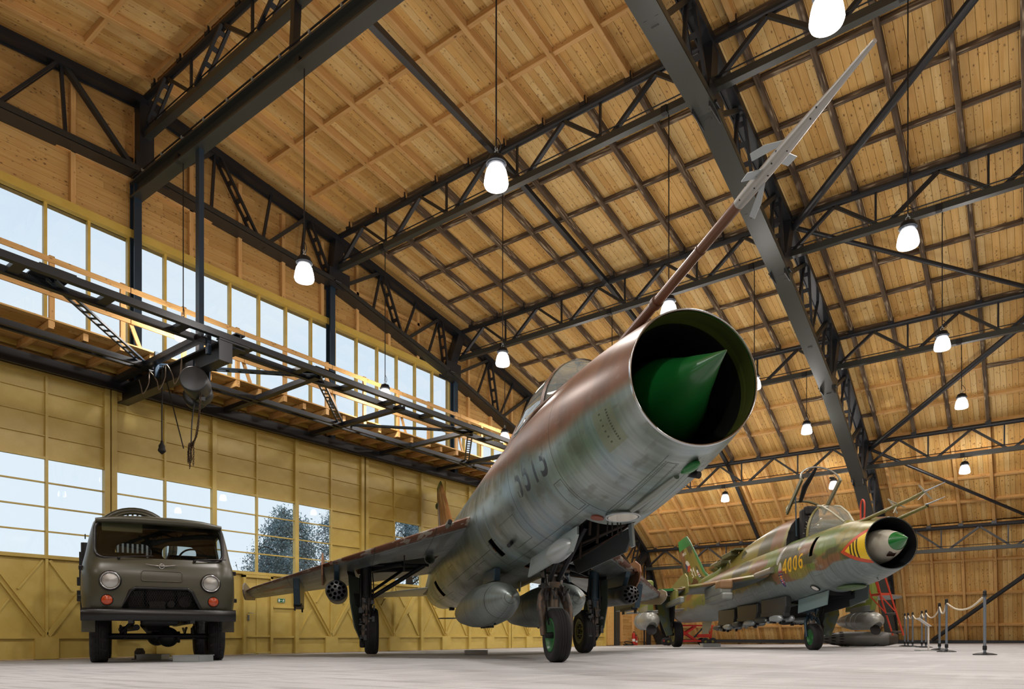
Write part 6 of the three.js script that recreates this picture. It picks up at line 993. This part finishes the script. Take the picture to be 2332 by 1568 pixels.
  mesh('bumper_bracket', [box(.3, .06, .06, .85, .58, .38), box(.3, .06, .06, .85, .58, -.38)], dk, TK);
  for (const s of [1, -1]) mesh('mud_flap', box(.03, .2, .16, .72, .53, s * .88, s * .3), om, TK);
  // chassis and axle
  mesh('chassis_rail', [bar([.9, .62, .36], [-2.8, .62, .36], RECT(.06, .14)), bar([.9, .62, -.36], [-2.8, .62, -.36], RECT(.06, .14))], dk, TK);
  mesh('front_axle', [cyl([0, .37, -.72], [0, .37, .72], .045, 12), new THREE.SphereGeometry(.15, 18, 12).translate(0, .36, -.12), cyl([0, .36, -.28], [0, .36, .05], .09, 14, .06)], dk, TK); mesh('rear_axle', [cyl([-2.3, .37, -.72], [-2.3, .37, .72], .045, 12), new THREE.SphereGeometry(.16, 18, 12).translate(-2.3, .36, -.05)], dk, TK);
  for (const x of [0, -2.3]) for (const s of [1, -1]) mesh('leaf_spring', [0, 1, 2].map(i => tube([[x - .5 + i * .1, .52, s * .5], [x, .42 - i * .02, s * .5], [x + .5 - i * .1, .52, s * .5]], .016, 6)), dk, TK);
  mesh('gearbox', [rbox(.6, .26, .34, .05, -.9, .58, 0), rbox(.5, .3, .5, .05, .2, .68, 0), cyl([-.9, .55, .2], [-2.2, .4, .05], .04, 10), cyl([.25, .5, .3], [-1.2, .48, .5], .045, 10)], dk, TK);
  mesh('steering_linkage', [cyl([.18, .38, -.62], [.18, .38, .62], .02, 8), cyl([.3, .6, .35], [.16, .42, .5], .02, 8), cyl([.12, .5, -.45], [.14, .34, -.45], .03, 8), cyl([.12, .5, .45], [.14, .34, .45], .03, 8)], dk, TK);
  for (const x of [0, -2.3]) for (const s of [1, -1]) {
    const r = .375, w = .235; const ty = mesh('wheel', tyre(r, w, 40).translate(x, r - .01, s * .77), M.rubber, TK);
    mesh('tread', Array.from({ length: 30 }, (_, i) => { const t = i / 30 * 6.283; const g = new THREE.BoxGeometry(.04, .012, .1); g.rotateY((i % 2 ? 1 : -1) * .35); g.translate(0, r - .002, (i % 2 ? 1 : -1) * .05); g.rotateZ(t); g.translate(x, r - .01, s * .77); return g; }), M.rubber, ty).userData.kind = 'stuff';
    mesh('rim', revZ([[0, .03], [.08, .05], [.1, .02], [.19, .01], [.22, .08], [.24, .085], [.24, -.085], [.22, -.08], [0, -.03]].map(([a, b]) => [a, b * s]), 26).translate(x, r - .01, s * .77), om, ty);
  }
  // interior
  const ste = mesh('steering_wheel', [new THREE.TorusGeometry(.2, .014, 8, 32).rotateY(Math.PI / 2).rotateZ(.5).translate(.3, 1.5, -.45), cyl([.3, 1.5, -.45], [.55, 1.1, -.45], .02, 8)], bk, TK);
  mesh('seats', [rbox(.5, .16, .6, .05, -.45, 1.15, .45), rbox(.5, .16, .6, .05, -.45, 1.15, -.45), rbox(.14, .55, .6, .05, -.78, 1.4, .45), rbox(.14, .55, .6, .05, -.78, 1.4, -.45)], std({ color: 0x262422, roughness: .7 }), TK); mesh('engine_cover', rbox(1.0, .5, .5, .1, .1, 1.0, 0), bk, TK); mesh('sun_visor', rbox(.03, .13, .5, .02, .5, 1.9, .48), std({ color: 0xb0a27c, roughness: .6 }), TK, 'tan sun visor');
  // equipment on the bed
  mesh('bed', [box(1.75, .06, 1.6, -1.95, .8, 0), box(1.75, .3, .04, -1.95, .95, .8), box(1.75, .3, .04, -1.95, .95, -.8), box(.04, .3, 1.6, -2.8, .95, 0)], om, TK, 'olive load bed');
  mesh('equipment_frame', [tube([[-1.5, .85, .85], [-1.5, 1.9, .85], [-1.5, 1.96, .8]], .02, 6), cyl([-1.25, 1.0, 1.0], [-1.25, 1.85, 1.0], .06, 12), new THREE.TorusGeometry(.035, .008, 6, 16).translate(-1.25, 1.95, 1.0), box(.1, .5, .12, -1.25, 1.45, 1.02)], dk, TK);
  const RY = 1.9, RZ = .3, reel = mesh('hose_reel', [new THREE.TorusGeometry(.6, .05, 10, 44).rotateY(Math.PI / 2).translate(-1.75, RY, RZ), new THREE.TorusGeometry(.54, .03, 8, 40).rotateY(Math.PI / 2).translate(-1.62, RY, RZ)], om, TK, 'green hose reel behind the cab');
  for (let i = 0; i < 14; i++) { const z = (i - 6.5) * .072, h = Math.sqrt(Math.max(.53 * .53 - z * z, .01)); mesh('louvre', box(.02, 2 * h, .03, -1.66, RY, RZ + z), M.galv, reel); }
  mesh('reel_plate', new THREE.CylinderGeometry(.3, .3, .03, 36).rotateZ(Math.PI / 2).translate(-1.72, RY, RZ), dk, reel); mesh('reel_stand', [box(.1, .9, .1, -1.75, 1.2, RZ + .4), box(.1, .9, .1, -1.75, 1.2, RZ - .4)], dk, reel);
  mesh('side_gear', [box(.5, .1, .08, -.9, .95, 1.0), cyl([-.7, .75, 1.02], [-.7, 1.2, 1.02], .02, 6), box(.12, .16, .08, -.7, .98, 1.04), box(.14, .12, .1, -.72, 1.2, 1.03)], dk, TK);
}
// ---------------------------------------------------------------- things on the floor
const onFloor = (x, z, y = 0) => [x, floorY(x) + y, z];
const FACE = Math.atan2(.5994, .8005) ;                    // turned square to the view
function tray(x, z, w, d, h, turn, label) {
  const T = thing('steel_tray', label, 'tray', onFloor(x, z), turn, 'galvanised trays on the floor');
  mesh('base', box(w, .008, d, 0, .008, 0), M.galv, T); for (const s of [1, -1]) { mesh('side', box(w, h, .012, 0, h / 2 + .004, s * d / 2), M.galv, T); mesh('end', box(.012, h, d - .012, s * w / 2, h / 2 + .004, 0), M.galv, T); mesh('rim', box(w + .03, .012, .03, 0, h, s * d / 2), M.galv, T); }
}
tray(-10.85, -5.92, .44, .4, .105, .5, 'bright galvanised steel tray on the floor under the truck front'); tray(-12.95, -6.3, .42, .4, .1, .75, 'duller galvanised steel tray behind the other, under the truck'); tray(-9.5, -11.42, .46, .35, .09, .62, 'galvanised steel tray on the floor below the drop tanks'); tray(-9.0, -23.5, .6, .4, .12, .64, 'galvanised steel tray on the floor under the camouflaged tail');
{ const T = thing('wheel_chock', 'dark steel bracket with round hole standing on the floor under the truck', 'bracket', onFloor(-13.55, -6.35), FACE); const s = new THREE.Shape([[-.09, 0], [.09, 0], [.09, .15], [.05, .21], [-.05, .21], [-.09, .15]].map(p => new THREE.Vector2(p[0], p[1]))), h = new THREE.Path(); h.absarc(.01, .1, .045, 0, 7); s.holes.push(h); mesh('plate', new THREE.ExtrudeGeometry(s, { depth: .03, bevelEnabled: true, bevelSize: .004, bevelThickness: .004 }), M.worn, T); mesh('foot', box(.24, .02, .14, 0, .01, .02), M.worn, T); }
// rope posts
{
  const P = [[-3.17, -24.3, 'farthest left'], [-3.02, -23.8, 'second from the left'], [-2.85, -23.4, 'third from the left'], [-2.49, -22.28, 'fourth from the left'], [-2.32, -21.6, 'fifth from the left'], [-1.68, -18.1, 'third from the right edge'], [-1.62, -17.4, 'second from the right edge'], [-1.34, -15.64, 'tallest, nearest the right edge'], [-.62, -13.2, 'beyond the right edge']];
  const pole = M.gearSteel, tops = [];
  for (const [x, z, t] of P) { const o = thing('barrier_post', `slim grey metal barrier post, ${t}`, 'barrier post', onFloor(x, z), 0, 'barrier posts'); mesh('base', revY([[0, 0], [.16, 0], [.165, .012], [.1, .03], [.03, .04], [0, .04]], 28), M.gearDark, o); mesh('pole', revY([[.021, .03], [.021, .93], [.018, .94], [0, .94]], 14), std({ color: 0x757f8a, roughness: .4, metalness: .3 }), o); mesh('knob', revY([[.0, .93], [.028, .935], [.03, .95], [.022, .97], [.028, .985], [.02, 1.01], [0, 1.015]], 14), M.gearDark, o); mesh('rope_ring', new THREE.TorusGeometry(.034, .006, 6, 16).rotateX(Math.PI / 2).translate(0, .92, 0), M.gearDark, o); mesh('collar', revY([[.02, .08], [.03, .08], [.03, .14], [.02, .15]], 14), M.gearDark, o); tops.push([x, floorY(x) + .92, z]); }
  
  for (let i = 0; i + 1 < tops.length; i++) { const L = Math.hypot(tops[i][0] - tops[i + 1][0], tops[i][2] - tops[i + 1][2]), a = lerpP(tops[i], tops[i + 1], .05 / L), b = lerpP(tops[i], tops[i + 1], 1 - .05 / L), sag = Math.min(.07 + L * .05, .16); const pts = [0, .25, .5, .75, 1].map(t => { const q = lerpP(a, b, t); q[1] -= sag * 4 * t * (1 - t); return q; }); solo('barrier_rope', tube(pts, .016, 8, true, 16), std({ color: 0xd8cdb6, roughness: .8 }), `cream barrier rope hanging ${['between the two farthest posts', 'second span from the left', 'third span from the left', 'fourth span from the left', 'long middle span', 'short span before the tall posts', 'span to the nearest post', 'running out at the right edge'][i]}`, 'rope', 'barrier ropes'); }
  const N = thing('info_stand', 'slim slanted sign stand between the barrier posts', 'sign stand', onFloor(-1.85, -17.0), FACE); mesh('base', box(.3, .015, .25, 0, .008, 0), M.galv, N); mesh('leg', bar([.08, 0, 0], [.08, .53, 0], RECT(.025, .025), [0, 0, 1]), M.white, N); mesh('panel', box(.3, .012, .14, -.02, .6, 0, 0, 0, -.6), M.white, N);
}
{ // boarding ladder hooked on the far side of the camouflaged jet
  const T = thing22('boarding_ladder', 'orange-red steel boarding ladder hooked on the far side of jet 4006', 'ladder', ax22(-2.7, 0, -.9)); const lm = M.orange;
  const yb = .3 - at22(ax22(-2.7, 0, -.9)).y, P = (t, x) => [x, mixv(.95, yb, t), mixv(.1, -.72, t)];
  for (const x of [-.22, .22]) { mesh('rail', cyl(P(.1, x), P(1, x), .02, 10), lm, T); mesh('hook', tube([P(.1, x), P(.0, x), [x, 1.0, .18], [x, .92, .26]], .018, 8, true, 16), lm, T); mesh('front_rail', tube([[x, P(.42, 0)[1], P(.42, 0)[2] + .02], [x, P(.5, 0)[1], P(.5, 0)[2] + .2], [x, P(.66, 0)[1], P(.66, 0)[2] + .22], [x, P(.8, 0)[1], P(.8, 0)[2]]], .016, 8), lm, T); }
  for (const t of [.3, .47, .64]) mesh('step', box(.46, .05, .22, 0, P(t, 0)[1], P(t, 0)[2] + .1), lm, T); for (const t of [.81, .97]) mesh('rung', cyl(P(t, -.22), P(t, .22), .022, 8), M.worn, T);
  mesh('hand_loop', tube([[.1, .95, .1], [.1, 1.38, .1], [.02, 1.46, .1], [-.06, 1.38, .1], [-.06, .95, .1]], .018, 8, true, 30), lm, T);
}
{ // large rocket pod on the floor
  const T = thing('rocket_pod', 'big grey rocket pod with rows of holes lying on the floor', 'rocket pod', onFloor(-4.6, -24.5, .24), Math.atan2(-.36, -.93) ); const gm = std({ color: 0x6c6d6a, roughness: .5, metalness: .3 });
  const prof = [[-1.2, 0], [-1.2, .12], [-1.0, .2], [-.8, .235], [.35, .235], [.62, .2], [.9, .13], [1.15, .06], [1.2, 0]];
  mesh('body', revX(prof, 36), gm, T); mesh('tail_band', revX([[-1.22, 0], [-1.22, .15], [-.95, .215], [-.95, .2]], 30), std({ color: 0x4a423a, roughness: .5 }), T);
  const holes = []; const rad = x => interp(prof.slice(1, -1).map(q => [q[0], q[1]]), x)[0]; for (const [x, n, o] of [[.42, 16, 0], [.66, 12, .2], [.86, 8, 0], [1.02, 5, .3]]) for (let i = 0; i < n; i++) { const t = i / n * 6.283 + o, r = rad(x) + .001; holes.push(new THREE.SphereGeometry(1, 10, 6).scale(.075, .006, .022).rotateZ(-Math.atan((rad(x - .05) - rad(x + .05)) / .1)).translate(x, r, 0).rotateX(t)); }
  mesh('launch_holes', holes, M.black, T).userData.kind = 'stuff'; for (const x of [-.6, .25]) mesh('cradle', box(.1, .1, .4, x, -.2, 0), M.gearDark, T);
}
{ // scissor lift trolley
  const T = thing('scissor_lift_trolley', 'red scissor lift trolley on small wheels under the camouflaged tail', 'trolley', onFloor(-11.9, -28.6), FACE); const rm = M.red;
  mesh('base_frame', [bar([-1.05, .2, .25], [.75, .2, .25], RECT(.07, .08)), bar([-1.05, .2, -.25], [.75, .2, -.25], RECT(.07, .08))], rm, T); mesh('top_frame', [bar([-.75, .86, .22], [.65, .86, .22], RECT(.06, .06)), bar([-.75, .86, -.22], [.65, .86, -.22], RECT(.06, .06)), box(1.4, .03, .5, -.05, .87, 0)], rm, T);
  for (const z of [.2, -.2]) { mesh('scissor_arm', bar([-.6, .25, z], [.25, .82, z], RECT(.08, .05), [0, 0, 1]), rm, T); mesh('scissor_arm', bar([.25, .25, z - .05], [-.6, .82, z - .05], RECT(.08, .05), [0, 0, 1]), rm, T); }
  mesh('drawbar_seat', [box(.55, .14, .4, .6, .42, 0), box(.2, .05, .22, .82, .6, 0), cyl([.9, .6, 0], [.9, .3, 0], .03, 8)], rm, T); mesh('handle', [cyl([.95, .25, 0], [1.0, .85, 0], .025, 8), cyl([.92, .85, 0], [1.08, .85, 0], .02, 8)], rm, T); mesh('hydraulic_strut', cyl([.15, .3, .1], [.62, .8, .1], .03, 10), M.gearBlue, T);
  for (const [x, z] of [[.62, .3], [.62, -.3], [-.95, .3], [-.95, -.3], [1.02, .0]]) { const w = mesh('wheel', revZ([[.06, -.05], [.15, -.05], [.17, -.03], [.17, .03], [.15, .05], [.06, .05]], 22).translate(x, .17, z), M.rubber, T); mesh('hub', revZ([[0, .05], [.07, .045], [.07, -.045], [0, -.05]], 16).translate(x, .17, z), M.hubOlive, w); }
}
for (const [dx, h, lab] of [[0, .62, 'taller red fire extinguisher by the pine wall'], [.24, .46, 'shorter red fire extinguisher beside the taller one']]) { const T = thing('fire_extinguisher', lab, 'extinguisher', onFloor(-15.42, -30.35 - dx), .6, 'fire extinguishers'); mesh('cylinder', revY([[0, 0], [.075, 0], [.08, .02], [.08, h - .1], [.05, h - .03], [.02, h], [0, h]], 18), M.red, T); mesh('valve', [box(.1, .03, .03, .02, h + .03, 0), cyl([0, h, 0], [0, h + .03, 0], .018, 8)], M.black, T); mesh('label', revY([[.081, h * .3], [.081, h * .5]], 18), M.white, T); mesh('hose', tube([[.05, h + .02, 0], [.11, h - .1, 0], [.1, .15, 0]], .012, 6, true, 12), M.black, T); }
{ const T = thing('cable_coil', 'black cable lying coiled by the pine wall near the extinguishers', 'cable', onFloor(-15.3, -29.6)); mesh('coil', [new THREE.TorusGeometry(.22, .02, 6, 28).rotateX(Math.PI / 2).translate(0, .02, 0), new THREE.TorusGeometry(.2, .02, 6, 28).rotateX(1.2).translate(0, .12, 0), new THREE.TorusGeometry(.26, .018, 6, 28).rotateX(Math.PI / 2).translate(.05, .05, .05)], M.cable, T); }
// ---------------------------------------------------------------- outdoors: grass and trees seen through the panes
{ const g = new THREE.BoxGeometry(110, .3, 160); g.translate(XW - 55.3, -.75, -20); const o = mesh('ground', g, std({ color: 0x55603a, roughness: .95 }), scene); o.userData = { kind: 'structure', label: 'grass airfield outside the doors', category: 'ground' }; }
function tree(x, z, h, w, seed, label, droop = .5) {
  const T = thing('tree', label, 'tree', [x, -.62, z], 0, 'trees outside the hangar'), R = rng(seed), bark = std({ color: 0x4a4038, roughness: .9 }), leaf = std({ color: 0xa3bac2, roughness: .8, side: THREE.DoubleSide });
  mesh('trunk', tube([[0, 0, 0], [.1, h * .4, 0], [-.05, h * .75, .1], [0, h * .95, 0]], [h * .025, h * .02, h * .012, .02], 10, true, 20), bark, T);
  const br = [], tips = []; for (let i = 0; i < 46; i++) { const t = .22 + .75 * R(), y = h * t, a = R() * 6.283, l = w * (.35 + .65 * Math.sin(Math.PI * Math.min(1, t * 1.05))) * (.6 + .5 * R()); const e = [Math.cos(a) * l, y + l * .35 - l * droop * .5, Math.sin(a) * l], m = [e[0] * .5, y + l * .3, e[2] * .5]; br.push(tube([[0, y, 0], m, e], [.05, .03, .01], 5, false, 6)); for (let k = 0; k < 7; k++) { const q = lerpP(m, e, R() * 1.2 - .1); tips.push(q); } }
  mesh('branches', br, bark, T);
  const lg = new THREE.PlaneGeometry(.03, .075), im = new THREE.InstancedMesh(lg, leaf, tips.length * 110), m4 = new THREE.Matrix4(), qn = new THREE.Quaternion(), c = new THREE.Color(); let n = 0;
  for (const q of tips) for (let k = 0; k < 110; k++) { const r = .5, dy = -Math.abs(R() + R() - .7) * droop * 1.6; qn.setFromEuler(new THREE.Euler(R() * 6, R() * 6, R() * 6)); const s = .6 + R() * .8; m4.compose(V(q[0] + (R() - .5) * r * 1.6, q[1] + (R() - .5) * r + dy, q[2] + (R() - .5) * r * 1.6), qn, V(s, s, s)); im.setMatrixAt(n, m4); const v = .6 + .6 * R(); im.setColorAt(n++, c.setRGB(v, v, v)); }
  im.name = 'foliage'; im.userData.kind = 'stuff'; im.castShadow = true; T.add(im);
}
tree(-26.2, -18.4, 6.6, 1.9, 3, 'leafy tree seen through the lower panes right of the truck', .9); tree(-25.5, -21.8, 8.6, 2.1, 5, 'taller dark tree seen behind the jet wing panes', .7); tree(-27.5, -27.2, 10.4, 2.6, 9, 'tall tree whose crown shows in the far clerestory panes', .8); tree(-27, -34, 11, 2.8, 12, 'tree beyond the far end of the clerestory', .8); tree(-36, -9.4, 5.2, 2.4, 15, 'low distant tree at the left edge behind the truck', .6);
scene.traverse(o => { if (o.isMesh) { o.receiveShadow = true; } });
renderer.render(scene, camera);
